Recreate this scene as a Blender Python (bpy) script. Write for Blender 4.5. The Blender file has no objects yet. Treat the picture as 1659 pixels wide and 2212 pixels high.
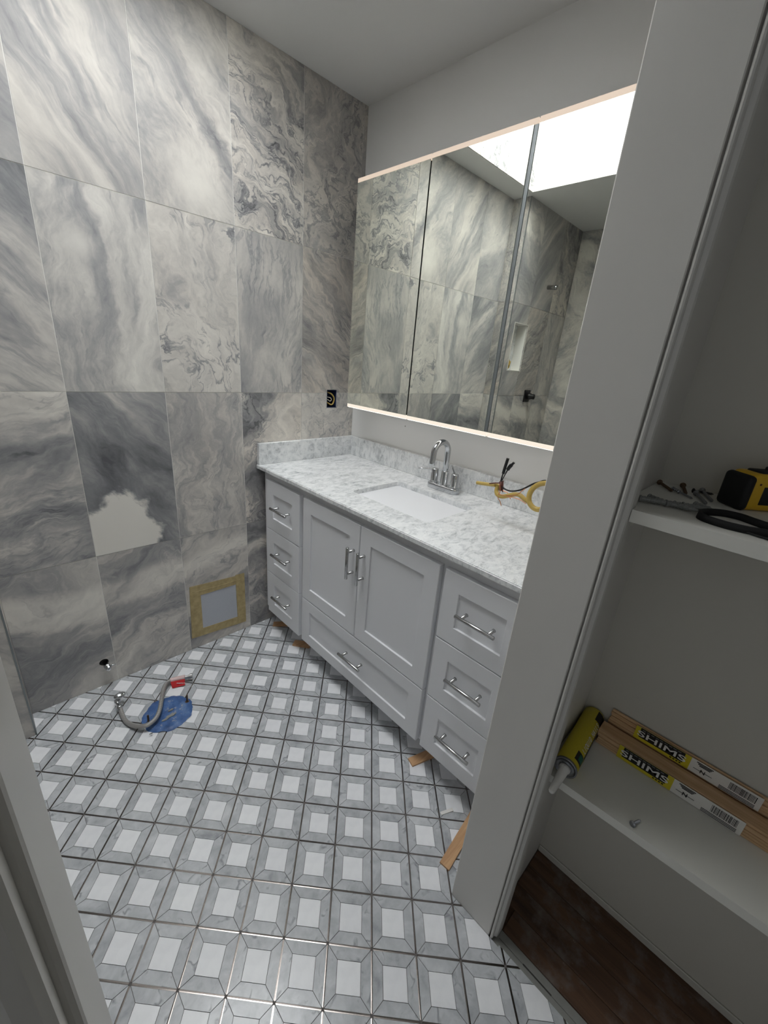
import bpy, bmesh, math, random
from mathutils import Vector, Matrix
random.seed(7)
S = bpy.context.scene
COL = S.collection
# ------------------------------------------------------------------ camera
CAM = (-1.48890, -1.74355, 1.39935)
YAW, PITCH, ROLL, FPX = 0.80178, -0.35850, 0.08641, 886.95
fw = Vector((math.sin(YAW)*math.cos(PITCH), math.cos(YAW)*math.cos(PITCH), math.sin(PITCH)))
rt0 = Vector((math.cos(YAW), -math.sin(YAW), 0)); up0 = rt0.cross(fw)
rt = rt0*math.cos(ROLL) + up0*math.sin(ROLL); up = up0*math.cos(ROLL) - rt0*math.sin(ROLL)
cd = bpy.data.cameras.new('camera'); cam = bpy.data.objects.new('camera', cd); COL.objects.link(cam)
cd.sensor_fit = 'HORIZONTAL'; cd.sensor_width = 36.0; cd.lens = 36.0*FPX/1659.0; cd.clip_start = 0.005
cam.matrix_world = Matrix(((rt.x, up.x, -fw.x, CAM[0]), (rt.y, up.y, -fw.y, CAM[1]), (rt.z, up.z, -fw.z, CAM[2]), (0, 0, 0, 1)))
S.camera = cam
# ------------------------------------------------------------------ light and exposure
SKYLIGHT_POWER = 13.5      # emission of the skylight's diffusing pane
HALL_FILL = 0.43        # world fill light, let in by an unseen open hall end added behind the camera
LED_POWER = 0.88
LED_FILL = 5.5           # unseen glow added under the strips to brighten the wall below
w = bpy.data.worlds.new('world'); S.world = w; w.use_nodes = True
w.node_tree.nodes['Background'].inputs[0].default_value = (0.93, 0.97, 1.0, 1)
w.node_tree.nodes['Background'].inputs[1].default_value = HALL_FILL
S.view_settings.view_transform = 'Standard'; S.view_settings.look = 'None'
S.view_settings.gamma = 1.0; S.view_settings.use_curve_mapping = False
S.view_settings.exposure = 0.12
S.cycles.diffuse_bounces = 7; S.cycles.max_bounces = 14

# ------------------------------------------------------------------ node helpers and materials
def srgb(r, g=None, b=None):
    if g is None: g = b = r
    f = lambda c: (c/255/12.92) if c/255 <= .04045 else ((c/255+.055)/1.055)**2.4
    return (f(r), f(g), f(b), 1)
class NT:
    def __init__(s, name):
        s.m = bpy.data.materials.new(name); s.m.use_nodes = True; s.t = s.m.node_tree
        s.p = s.t.nodes['Principled BSDF']
    def n(s, kind, **kw):
        x = s.t.nodes.new(kind)
        for k, v in kw.items(): setattr(x, k, v)
        return x
    def put(s, sock, v):
        if hasattr(v, 'is_linked') or isinstance(v, bpy.types.NodeSocket): s.t.links.new(v, sock)
        else: sock.default_value = v
    def math(s, op, a, b=0.0, c=None, clamp=False):
        x = s.n('ShaderNodeMath', operation=op); x.use_clamp = clamp
        s.put(x.inputs[0], a); s.put(x.inputs[1], b)
        if c is not None: s.put(x.inputs[2], c)
        return x.outputs[0]
    def xyz(s, x, y, z):
        c = s.n('ShaderNodeCombineXYZ'); s.put(c.inputs[0], x); s.put(c.inputs[1], y); s.put(c.inputs[2], z); return c.outputs[0]
    def noise(s, vec, scale, detail=4, rough=.55, dist=0.0, out=0):
        x = s.n('ShaderNodeTexNoise'); s.t.links.new(vec, x.inputs['Vector'])
        s.put(x.inputs['Scale'], scale); x.inputs['Detail'].default_value = detail
        x.inputs['Roughness'].default_value = rough; s.put(x.inputs['Distortion'], dist)
        return x.outputs[out]
    def ramp(s, fac, stops, interp='LINEAR'):
        x = s.n('ShaderNodeValToRGB'); s.t.links.new(fac, x.inputs[0]); e = x.color_ramp.elements
        x.color_ramp.interpolation = interp
        while len(e) < len(stops): e.new(.5)
        for i, (p, c) in enumerate(stops): e[i].position = p; e[i].color = c
        return x.outputs[0]
    def mix(s, fac, a, b, mode='MIX'):
        x = s.n('ShaderNodeMix', data_type='RGBA', blend_type=mode)
        s.put(x.inputs[0], fac); s.put(x.inputs[6], a); s.put(x.inputs[7], b); return x.outputs[2]
    def attr(s, name):
        x = s.n('ShaderNodeAttribute', attribute_type='OBJECT', attribute_name=name); return x.outputs['Fac']
    def bump(s, h, strength=.1, dist=.002):
        b = s.n('ShaderNodeBump'); b.inputs['Strength'].default_value = strength; b.inputs['Distance'].default_value = dist
        s.t.links.new(h, b.inputs['Height']); s.t.links.new(b.outputs[0], s.p.inputs['Normal'])
    def obj(s): return s.n('ShaderNodeTexCoord').outputs['Object']
    def col(s, v): s.put(s.p.inputs['Base Color'], v)
    def rough(s, v): s.put(s.p.inputs['Roughness'], v)

def plain(name, c, rough=.5, metal=0.0, spec=.5, bump=0, bscale=200, coat=0):
    k = NT(name); k.col(c); k.rough(rough); k.p.inputs['Metallic'].default_value = metal
    k.p.inputs['Specular IOR Level'].default_value = spec
    k.p.inputs['Coat Weight'].default_value = coat
    v = k.obj()
    n = k.noise(v, bscale, 3)
    k.col(k.mix(.06, c, k.ramp(n, [(.3, (0, 0, 0, 1)), (.7, (1, 1, 1, 1))]), 'SOFT_LIGHT'))
    if bump: k.bump(n, bump)
    return k.m
def emit(name, c, strength):
    k = NT(name); k.col((0.04, 0.04, 0.04, 1))
    k.p.inputs['Emission Color'].default_value = c; k.p.inputs['Emission Strength'].default_value = strength
    return k.m

def wall_tile_material():
    k = NT('polished_marble_tile')
    sep = k.n('ShaderNodeSeparateXYZ'); k.t.links.new(k.obj(), sep.inputs[0])
    # every tile carries its own numbers: flow angle, tone, contrast ...
    A = {a: k.attr(a) for a in ('ang', 'base', 'con', 'fine', 'vein', 'stretch', 'warp', 'warm', 'px', 'pz', 'pr', 'ps', 'bz', 'bw', 'bs', 'seed', 'scl')}
    h = k.math('ADD', sep.outputs[0], sep.outputs[1])      # tiles on either wall direction
    c, s_ = k.math('COSINE', A['ang']), k.math('SINE', A['ang'])
    u = k.math('ADD', k.math('MULTIPLY', h, c), k.math('MULTIPLY', sep.outputs[2], s_))
    v = k.math('SUBTRACT', k.math('MULTIPLY', sep.outputs[2], c), k.math('MULTIPLY', h, s_))
    base = k.xyz(k.math('MULTIPLY', h, A['scl']), k.math('MULTIPLY', A['seed'], 3.7), k.math('MULTIPLY', sep.outputs[2], A['scl']))
    wn = k.noise(base, 3.2, 3, .5); wn2 = k.noise(base, 9.0, 4, .55); wn3 = k.noise(base, 30.0, 3, .5)
    off = k.math('ADD', k.math('MULTIPLY', k.math('SUBTRACT', wn, .5), k.math('MULTIPLY', A['warp'], 1.5)), k.math('ADD', k.math('MULTIPLY', k.math('SUBTRACT', wn2, .5), k.math('MULTIPLY', A['warp'], .75)), k.math('MULTIPLY', k.math('SUBTRACT', wn3, .5), k.math('MULTIPLY', A['warp'], .16))))
    vv = k.math('MULTIPLY', k.math('ADD', v, off), A['scl'])
    uu = k.math('MULTIPLY', k.math('DIVIDE', u, A['stretch']), A['scl'])
    p = k.xyz(uu, vv, A['seed'])
    n1 = k.noise(p, 6, 6, .6, .9); n2 = k.noise(p, 22, 7, .64, 1.1); n3 = k.noise(p, 13, 5, .6, 1.0)
    n0 = k.noise(base, 3.0, 3, .5); n4 = k.noise(base, 55, 5, .65); n5 = k.noise(p, 75, 3, .6)
    val = k.math('ADD', A['base'], k.math('MULTIPLY', k.math('SUBTRACT', n1, .5), k.math('MULTIPLY', A['con'], 1.55)))
    val = k.math('ADD', val, k.math('MULTIPLY', k.math('SUBTRACT', n0, .5), k.math('MULTIPLY', A['con'], .6)))
    val = k.math('ADD', val, k.math('MULTIPLY', k.math('SUBTRACT', n2, .5), A['fine']))
    val = k.math('ADD', val, k.math('MULTIPLY', k.math('SUBTRACT', n4, .5), .10))
    val = k.math('ADD', val, k.math('MULTIPLY', k.math('SUBTRACT', n5, .5), k.math('MULTIPLY', A['fine'], .45)))
    # dark thread veins
    rid = k.math('ABSOLUTE', k.math('SUBTRACT', n3, .5))
    rid = k.math('SUBTRACT', 1.0, k.math('MULTIPLY', rid, 26.0), clamp=True)
    gate = k.math('MULTIPLY', k.math('SUBTRACT', n0, .42), 6.0, clamp=True)
    val = k.math('SUBTRACT', val, k.math('MULTIPLY', k.math('MULTIPLY', rid, gate), A['vein']))
    # small dark flecks and, where a tile has one, a pale sloping band
    fk = k.math('MULTIPLY', k.math('SUBTRACT', k.noise(p, 48, 2, .5), .66), 9.0, clamp=True)
    val = k.math('SUBTRACT', val, k.math('MULTIPLY', fk, .16))
    zz = k.math('ADD', k.math('SUBTRACT', sep.outputs[2], A['bz']), k.math('MULTIPLY', h, A['bs']))
    zz = k.math('ABSOLUTE', k.math('ADD', zz, k.math('ADD', k.math('MULTIPLY', k.math('SUBTRACT', wn, .5), .16), k.math('MULTIPLY', k.math('SUBTRACT', n2, .5), .05))))
    bd = k.math('MULTIPLY', k.math('SUBTRACT', A['bw'], zz), 26.0, clamp=True)
    val = k.math('ADD', val, k.math('MULTIPLY', bd, .26))
    # pale cloud
    dx = k.math('SUBTRACT', h, A['px']); dz = k.math('SUBTRACT', sep.outputs[2], A['pz'])
    d = k.math('SQRT', k.math('ADD', k.math('MULTIPLY', dx, dx), k.math('MULTIPLY', dz, dz)))
    d = k.math('ADD', d, k.math('ADD', k.math('MULTIPLY', k.math('SUBTRACT', wn2, .5), .20), k.math('MULTIPLY', k.math('SUBTRACT', n2, .5), .10)))
    pat = k.math('MULTIPLY', k.math('SUBTRACT', A['pr'], d), A['ps'], clamp=True)
    val = k.math('ADD', k.math('MULTIPLY', val, k.math('SUBTRACT', 1.0, pat)), k.math('MULTIPLY', pat, .86))
    colr = k.ramp(val, [(.0, srgb(96, 97, 101)), (.28, srgb(140, 141, 144)), (.48, srgb(174, 173, 172)), (.62, srgb(204, 201, 196)), (.85, srgb(231, 228, 221))])
    tint = k.mix(k.math('MULTIPLY', k.noise(p, 11, 3), A['warm']), (1, 1, 1, 1), srgb(236, 212, 186))
    k.col(k.mix(1.0, colr, tint, 'MULTIPLY'))
    k.rough(.34); k.p.inputs['Specular IOR Level'].default_value = .35
    return k.m

def floor_marble_material():
    k = NT('grey_vein_marble')
    r = k.n('ShaderNodeObjectInfo').outputs['Random']
    sep = k.n('ShaderNodeSeparateXYZ'); k.t.links.new(k.n('ShaderNodeTexCoord').outputs['Object'], sep.inputs[0])
    v = k.xyz(k.math('ADD', sep.outputs[0], k.math('MULTIPLY', r, 31.0)), sep.outputs[1], k.math('MULTIPLY', r, 17.0))
    n1 = k.noise(v, 24, 4, .55, .6); n2 = k.noise(v, 11, 3, .5, .4); n3 = k.noise(v, 70, 4, .6)
    f = k.math('ADD', k.math('MULTIPLY', n1, .55), k.math('ADD', k.math('MULTIPLY', n2, .3), k.math('MULTIPLY', n3, .15)))
    f = k.math('ADD', f, k.math('MULTIPLY', k.math('SUBTRACT', r, .5), .10))
    c = k.ramp(f, [(.30, srgb(144, 147, 151)), (.42, srgb(174, 177, 180)), (.54, srgb(189, 192, 195)), (.70, srgb(208, 210, 212))])
    rid = k.math('SUBTRACT', 1.0, k.math('MULTIPLY', k.math('ABSOLUTE', k.math('SUBTRACT', n2, .5)), 38.0), clamp=True)
    g = k.math('MULTIPLY', k.math('SUBTRACT', n1, .52), 9.0, clamp=True)
    c = k.mix(k.math('MULTIPLY', k.math('MULTIPLY', rid, g), .75), c, srgb(110, 112, 117))
    k.col(c); k.rough(.22); k.p.inputs['Specular IOR Level'].default_value = .45
    return k.m
def white_dolomite_material():
    k = NT('white_dolomite'); v = k.obj(); r = k.n('ShaderNodeObjectInfo').outputs['Random']
    c = k.mix(r, srgb(230, 231, 234), srgb(240, 241, 243))
    n = k.noise(v, 30, 4)
    k.col(k.mix(.25, c, k.ramp(n, [(.35, srgb(212, 214, 217)), (.6, srgb(236, 237, 238))])))
    k.rough(.30); k.p.inputs['Specular IOR Level'].default_value = .4
    return k.m
def carrara_material():
    k = NT('carrara_marble'); v = k.obj()
    mp = k.n('ShaderNodeMapping'); k.t.links.new(v, mp.inputs[0]); mp.inputs['Rotation'].default_value = (0.3, .2, .9); mp.inputs['Scale'].default_value = (1, 1.9, 1)
    v = mp.outputs[0]
    n1 = k.noise(v, 22, 6, .62, .8); n2 = k.noise(v, 60, 5, .6, .5); n3 = k.noise(v, 5, 3, .5)
    f = k.math('ADD', k.math('MULTIPLY', n1, .5), k.math('ADD', k.math('MULTIPLY', n2, .32), k.math('MULTIPLY', n3, .18)))
    c = k.ramp(f, [(.32, srgb(150, 154, 158)), (.42, srgb(196, 199, 201)), (.49, srgb(224, 226, 227)), (.62, srgb(238, 239, 239))])
    rid = k.math('SUBTRACT', 1.0, k.math('MULTIPLY', k.math('ABSOLUTE', k.math('SUBTRACT', n1, .47)), 30.0), clamp=True)
    g = k.math('MULTIPLY', k.math('SUBTRACT', n2, .5), 8.0, clamp=True)
    c = k.mix(k.math('MULTIPLY', k.math('MULTIPLY', rid, g), .6), c, srgb(120, 124, 130))
    k.col(c); k.rough(.16)
    return k.m
def wood_material(name, light, dark, scale=1.0, axis=1, rough=.6, dirt=0):
    k = NT(name); v = k.obj(); r = k.n('ShaderNodeObjectInfo').outputs['Random']
    mp = k.n('ShaderNodeMapping'); k.t.links.new(v, mp.inputs[0])
    sc = [60*scale]*3; sc[axis] = 4*scale; mp.inputs['Scale'].default_value = sc
    k.t.links.new(k.xyz(k.math('MULTIPLY', r, 9.0), k.math('MULTIPLY', r, 5.0), r), mp.inputs['Location'])
    n = k.noise(mp.outputs[0], 1.2, 5, .6, .6)
    c = k.ramp(n, [(.3, dark), (.7, light)])
    if dirt:
        d = k.noise(v, 14, 5, .65)
        c = k.mix(k.math('MULTIPLY', k.math('SUBTRACT', d, .48), 5.0, clamp=True), c, srgb(112, 100, 92))
        d2 = k.noise(v, 60, 4, .7)
        c = k.mix(k.math('MULTIPLY', k.math('SUBTRACT', d2, .66), 6.0, clamp=True), c, srgb(150, 140, 128))
    k.col(c); k.rough(rough); k.bump(n, .15, .001)
    return k.m
def mirror_material():
    k = NT('mirror_glass'); k.p.inputs['Metallic'].default_value = 1
    k.col(srgb(246, 249, 241)); 
    mp = k.n('ShaderNodeMapping'); k.t.links.new(k.obj(), mp.inputs[0]); mp.inputs['Scale'].default_value = (1, 30, 2.5)
    n = k.noise(mp.outputs[0], 1.5, 4)
    k.rough(k.math('MULTIPLY', k.math('SUBTRACT', n, .45), .10, clamp=True))
    return k.m
def braid_material():
    k = NT('braided_steel'); v = k.obj()
    wv = k.n('ShaderNodeTexWave'); k.t.links.new(v, wv.inputs[0]); wv.inputs['Scale'].default_value = 160; wv.bands_direction = 'DIAGONAL'
    k.col(k.ramp(wv.outputs[0], [(.2, srgb(126, 124, 121)), (.8, srgb(200, 198, 194))])); k.rough(.38); k.p.inputs['Metallic'].default_value = .45
    k.bump(wv.outputs[0], .4, .001); return k.m
def blue_tape_material():
    k = NT('blue_plastic_film'); v = k.obj()
    n = k.noise(v, 26, 5, .62); n2 = k.noise(v, 60, 4)
    c = k.ramp(n, [(.3, srgb(44, 74, 122)), (.55, srgb(72, 106, 158)), (.75, srgb(112, 138, 176))])
    c = k.mix(k.math('MULTIPLY', k.math('SUBTRACT', n2, .6), 8.0, clamp=True), c, srgb(160, 162, 166))
    k.col(c); k.rough(.45); k.bump(n, .5, .004); return k.m
def masking_material():
    k = NT('masking_tape'); v = k.obj(); n = k.noise(v, 40, 4)
    k.col(k.ramp(n, [(.3, srgb(164, 146, 102)), (.7, srgb(190, 172, 126))])); k.rough(.55); k.bump(n, .3, .001); return k.m
def painted(name, c, bscale=180, rough=.55, bump=.05):
    k = NT(name); v = k.obj(); n = k.noise(v, bscale, 2); n2 = k.noise(v, 1.6, 2)
    k.col(k.mix(.5, c, k.ramp(n2, [(.3, tuple(x*.97 for x in c[:3])+(1,)), (.7, c)]))); k.rough(rough); k.bump(n, bump, .001)
    k.p.inputs['Specular IOR Level'].default_value = .3
    return k.m
M = dict(
    tile=wall_tile_material(), fmarble=floor_marble_material(), dolomite=white_dolomite_material(), carrara=carrara_material(),
    wall=painted('white_wall_paint', srgb(230, 230, 229)), ceiling=painted('ceiling_paint', srgb(226, 226, 225)),
    trim=painted('trim_paint', srgb(212, 210, 206), 60, .4), cab=painted('cabinet_lacquer', srgb(228, 229, 232), 300, .38, .02),
    closet=painted('closet_paint', srgb(196, 193, 184)), shelf=painted('shelf_paint', srgb(222, 221, 214), 90, .4),
    grout=plain('light_grout', srgb(234, 232, 227), .8), mortar=plain('grey_mortar', srgb(104, 100, 98), .9), cement=plain('dusty_cement', srgb(140, 140, 136), .9, bump=.3, bscale=60),
    strip=plain('steel_inlay', srgb(128, 122, 118), .19, 1.0), chrome=plain('chrome', srgb(196, 198, 201), .06, 1.0), nickel=plain('satin_chrome', srgb(186, 186, 186), .22, 1.0),
    zinc=plain('zinc', srgb(150, 152, 156), .38, 1.0), rust=plain('rusty_steel', srgb(104, 84, 66), .6, .6), braid=braid_material(),
    porcelain=plain('porcelain', srgb(216, 214, 207), .10), mirror=mirror_material(), alu=plain('anodised_aluminium', srgb(150, 156, 158), .4, .8),
    led=emit('led_diffuser', (1.0, .885, .745, 1), LED_POWER), led2=emit('led_diffuser_upper', (1.0, .81, .65, 1), LED_POWER*.78), lens=emit('led_added_glow', (1.0, .93, .84, 1), LED_FILL), pane=emit('skylight_diffuser', (.96, .985, 1.0, 1), SKYLIGHT_POWER),  # lens: glow of the added, unseen emitter under the mirror doors
    black=plain('black_plastic', srgb(24, 24, 26), .45), rubber=plain('black_rubber', srgb(20, 20, 21), .7), navy=plain('navy_box_plastic', srgb(34, 48, 84), .5),
    yellow=plain('yellow_jacket', srgb(190, 162, 86), .45), cream=plain('cream_wire', srgb(230, 224, 206), .5), copper=plain('copper', srgb(214, 150, 112), .3, 1.0), brown=plain('brown_wrap', srgb(92, 46, 34), .5),
    shim=wood_material('shim_cedar', srgb(206, 166, 124), srgb(176, 134, 94), 1.2, 0), pack=wood_material('shim_pine', srgb(222, 188, 148), srgb(184, 146, 106), 1.0, 1),
    board=wood_material('old_floor_board', srgb(112, 82, 60), srgb(66, 46, 34), .6, 1, .7, 1), blue=blue_tape_material(), masking=masking_material(), paper=plain('grey_card', srgb(186, 190, 198), .7),
    tube=plain('yellow_tube_card', srgb(196, 180, 40), .35), labely=plain('label_yellow', srgb(206, 190, 44), .45), labelb=plain('label_black', srgb(16, 16, 16), .45), labelw=plain('label_white', srgb(222, 220, 214), .5),
    green=plain('label_green', srgb(20, 96, 78), .5), white=plain('white_print', srgb(225, 224, 220), .5), tapey=plain('tape_case_yellow', srgb(222, 178, 40), .4), red=plain('red_tag', srgb(196, 44, 48), .35), clear=plain('frosted_sleeve', srgb(214, 186, 184), .3), plastic=plain('white_plastic', srgb(224, 222, 218), .4), anchor=plain('grey_anchor_plastic', srgb(128, 130, 128), .45))

# ------------------------------------------------------------------ geometry helpers (world coordinates)
WLOC = {}
def tag(o, label=None, cat=None, group=None, kind=None):
    if label: o['label'] = label
    if cat: o['category'] = cat
    if group: o['group'] = group
    if kind: o['kind'] = kind
    return o
def empty(name, loc, label, cat, group=None):
    o = bpy.data.objects.new(name, None); o.empty_display_size = .02; o.location = loc; COL.objects.link(o)
    WLOC[o] = Vector(loc); return tag(o, label, cat, group)
def obj(name, bm, mat, parent=None, smooth=False, origin=None):
    """links the bmesh (built in world coordinates) as one object whose origin is ORIGIN"""
    me = bpy.data.meshes.new(name)
    pw = WLOC.get(parent, Vector((0, 0, 0))) if parent else Vector((0, 0, 0))
    if origin is None: origin = pw
    origin = Vector(origin)
    bmesh.ops.translate(bm, verts=bm.verts, vec=-origin)
    bmesh.ops.recalc_face_normals(bm, faces=bm.faces)
    bm.to_mesh(me); bm.free()
    for m in (mat if isinstance(mat, (list, tuple)) else [mat]): me.materials.append(m)
    o = bpy.data.objects.new(name, me); COL.objects.link(o)
    if parent: o.parent = parent
    o.location = origin - pw; WLOC[o] = origin
    if smooth:
        for f in me.polygons: f.use_smooth = True
    return o
def BM(): return bmesh.new()
def box(bm, x0, x1, y0, y1, z0, z1, bev=0.0, seg=1, mat=0):
    x0, x1 = sorted((x0, x1)); y0, y1 = sorted((y0, y1)); z0, z1 = sorted((z0, z1))
    vs = [bm.verts.new((x, y, z)) for x in (x0, x1) for y in (y0, y1) for z in (z0, z1)]
    fs = [bm.faces.new([vs[i] for i in f]) for f in ((0, 1, 3, 2), (4, 6, 7, 5), (0, 4, 5, 1), (2, 3, 7, 6), (0, 2, 6, 4), (1, 5, 7, 3))]
    for f in fs: f.material_index = mat
    if bev:
        es = {e for f in fs for e in f.edges}
        r = bmesh.ops.bevel(bm, geom=list(es), offset=bev, segments=seg, affect='EDGES', profile=.5)
        for f in r['faces']: f.material_index = mat
        vs = list({v for f in bm.faces if f.is_valid for v in f.verts if v.is_valid and x0-1e-5 <= v.co.x <= x1+1e-5 and y0-1e-5 <= v.co.y <= y1+1e-5 and z0-1e-5 <= v.co.z <= z1+1e-5})
    return vs
def Box(*a, **k):
    bm = BM(); box(bm, *a, **k); return bm
def prism(bm, pts, z0, z1, mat=0):
    """pts: xy polygon extruded from z0 to z1"""
    lo = [bm.verts.new((x, y, z0)) for x, y in pts]; hi = [bm.verts.new((x, y, z1)) for x, y in pts]
    fs = [bm.faces.new(hi), bm.faces.new(lo[::-1])]
    n = len(pts)
    for i in range(n): fs.append(bm.faces.new((lo[i], lo[(i+1) % n], hi[(i+1) % n], hi[i])))
    for f in fs: f.material_index = mat
def frame_axes(d):
    d = Vector(d).normalized(); a = Vector((0, 0, 1)) if abs(d.z) < .9 else Vector((1, 0, 0))
    x = d.cross(a).normalized(); return x, d.cross(x).normalized()
def smooth_path(pts, k=6):
    P = [Vector(p) for p in pts]
    if len(P) < 3: return P
    out = []
    for i in range(len(P)-1):
        p0, p1, p2, p3 = P[max(i-1, 0)], P[i], P[i+1], P[min(i+2, len(P)-1)]
        for j in range(k):
            t = j/k
            out.append(.5*((2*p1)+(p2-p0)*t+(2*p0-5*p1+4*p2-p3)*t*t+(3*p1-p0-3*p2+p3)*t**3))
    return out+[P[-1]]
def tube(bm, pts, r, seg=10, mat=0, k=6, caps=True, flat=1.0):
    P = smooth_path(pts, k) if k else [Vector(p) for p in pts]
    R = r if isinstance(r, (list, tuple)) else [r]*len(P)
    if len(R) != len(P): R = [R[min(int(i*len(R)/len(P)), len(R)-1)] for i in range(len(P))]
    rings = []; x = None
    for i, p in enumerate(P):
        d = (P[min(i+1, len(P)-1)]-P[max(i-1, 0)]).normalized()
        if x is None: x, y = frame_axes(d)
        else:
            x = (x-d*x.dot(d)).normalized(); y = d.cross(x)
        rings.append([bm.verts.new(p+(x*math.cos(2*math.pi*j/seg)+y*math.sin(2*math.pi*j/seg)*flat)*R[i]) for j in range(seg)])
    for a, b in zip(rings, rings[1:]):
        for j in range(seg):
            f = bm.faces.new((a[j], a[(j+1) % seg], b[(j+1) % seg], b[j])); f.smooth = True; f.material_index = mat
    if caps:
        for q in (rings[0][::-1], rings[-1]): bm.faces.new(q).material_index = mat
def Tube(*a, **k):
    bm = BM(); tube(bm, *a, **k); return bm
def lathe(bm, base, axis, prof, seg=20, mat=0):
    """prof: (distance along axis, radius)"""
    base = Vector(base); d = Vector(axis).normalized(); x, y = frame_axes(d); rings = []
    for h, r in prof:
        rings.append([bm.verts.new(base+d*h+(x*math.cos(2*math.pi*j/seg)+y*math.sin(2*math.pi*j/seg))*max(r, 1e-5)) for j in range(seg)])
    for a, b in zip(rings, rings[1:]):
        for j in range(seg): bm.faces.new((a[j], a[(j+1) % seg], b[(j+1) % seg], b[j])).material_index = mat
    bm.faces.new(rings[0][::-1]).material_index = mat; bm.faces.new(rings[-1]).material_index = mat
def Lathe(*a, **k):
    bm = BM(); lathe(bm, *a, **k); return bm
def xf(bm, m):
    bmesh.ops.transform(bm, matrix=m, verts=bm.verts); return bm
def text(name, body, size, mat, parent, matrix, depth=.0002, sx=1.0):
    cu = bpy.data.curves.new('t', 'FONT'); cu.body = body; cu.size = size; cu.align_x = 'CENTER'; cu.align_y = 'CENTER'; cu.extrude = depth; cu.offset = size*.012
    t = bpy.data.objects.new('t', cu); COL.objects.link(t); bpy.context.view_layer.update()
    me = bpy.data.meshes.new_from_object(t.evaluated_get(bpy.context.evaluated_depsgraph_get()))
    bpy.data.objects.remove(t); bpy.data.curves.remove(cu)
    bm = BM(); bm.from_mesh(me); bpy.data.meshes.remove(me)
    xf(bm, matrix @ Matrix.Diagonal((sx, 1, 1, 1)))
    return obj(name, bm, mat, parent)
def basis(o, x, y):
    x = Vector(x).normalized(); y = Vector(y); y = (y-x*y.dot(x)).normalized(); z = x.cross(y)
    return Matrix(((x.x, y.x, z.x, o[0]), (x.y, y.y, z.y, o[1]), (x.z, y.z, z.z, o[2]), (0, 0, 0, 1)))
def clip(poly, rect):
    """convex xy polygon against an axis aligned rect"""
    for ax, sgn, lim in ((0, 1, rect[0]), (0, -1, rect[1]), (1, 1, rect[2]), (1, -1, rect[3])):
        out = []; n = len(poly)
        for i in range(n):
            a, b = poly[i], poly[(i+1) % n]
            da, db = sgn*(a[ax]-lim), sgn*(b[ax]-lim)
            if da >= 0: out.append(a)
            if da*db < 0:
                t = da/(da-db); out.append((a[0]+(b[0]-a[0])*t, a[1]+(b[1]-a[1])*t))
        poly = out
        if len(poly) < 3: return []
    return poly
def area(p): return abs(sum(p[i][0]*p[(i+1) % len(p)][1]-p[(i+1) % len(p)][0]*p[i][1] for i in range(len(p))))/2
def struct(name, bm, mat, parent=None, label=None, smooth=False):
    o = obj(name, bm, mat, parent, smooth)
    if parent is None: tag(o, label, None, None, 'structure')
    return o

# ------------------------------------------------------------------ the room shell
CEIL = 2.4117; XL = -1.541; XS = -2.365; YS = -1.449
BOX_X = (-.177, -.115); BOX_Z = (1.134, 1.224)
def plate_y(x0, x1, z0, z1, y0, y1, holes=()):
    """slab facing -y with rectangular holes"""
    bm = BM(); xs = sorted({x0, x1, *[min(max(h[i], x0), x1) for h in holes for i in (0, 1)]}); zs = sorted({z0, z1, *[min(max(h[i], z0), z1) for h in holes for i in (2, 3)]})
    for a, b in zip(xs, xs[1:]):
        for c, d in zip(zs, zs[1:]):
            if b-a < 1e-6 or d-c < 1e-6: continue
            if any(h[0]-1e-6 <= a and b <= h[1]+1e-6 and h[2]-1e-6 <= c and d <= h[3]+1e-6 for h in holes): continue
            box(bm, a, b, y0, y1, c, d)
    return bm
hole_box = (BOX_X[0], BOX_X[1], BOX_Z[0], BOX_Z[1])
PIPE = (-1.290, .112)
wall_back = struct('wall_back', plate_y(XS-.1, .1, -.02, CEIL+.05, .0014, .12, [hole_box, (PIPE[0]-.02, PIPE[0]+.02, PIPE[1]-.02, PIPE[1]+.02)]), M['grout'], label='tiled back wall behind the vanity side and toilet flange')
COLX = [0.0, -.022, -.329, -.636, -.943, -1.25, -1.541]
ROWZ = [0.0, .5963, 1.2083, 1.8203, CEIL]
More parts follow.
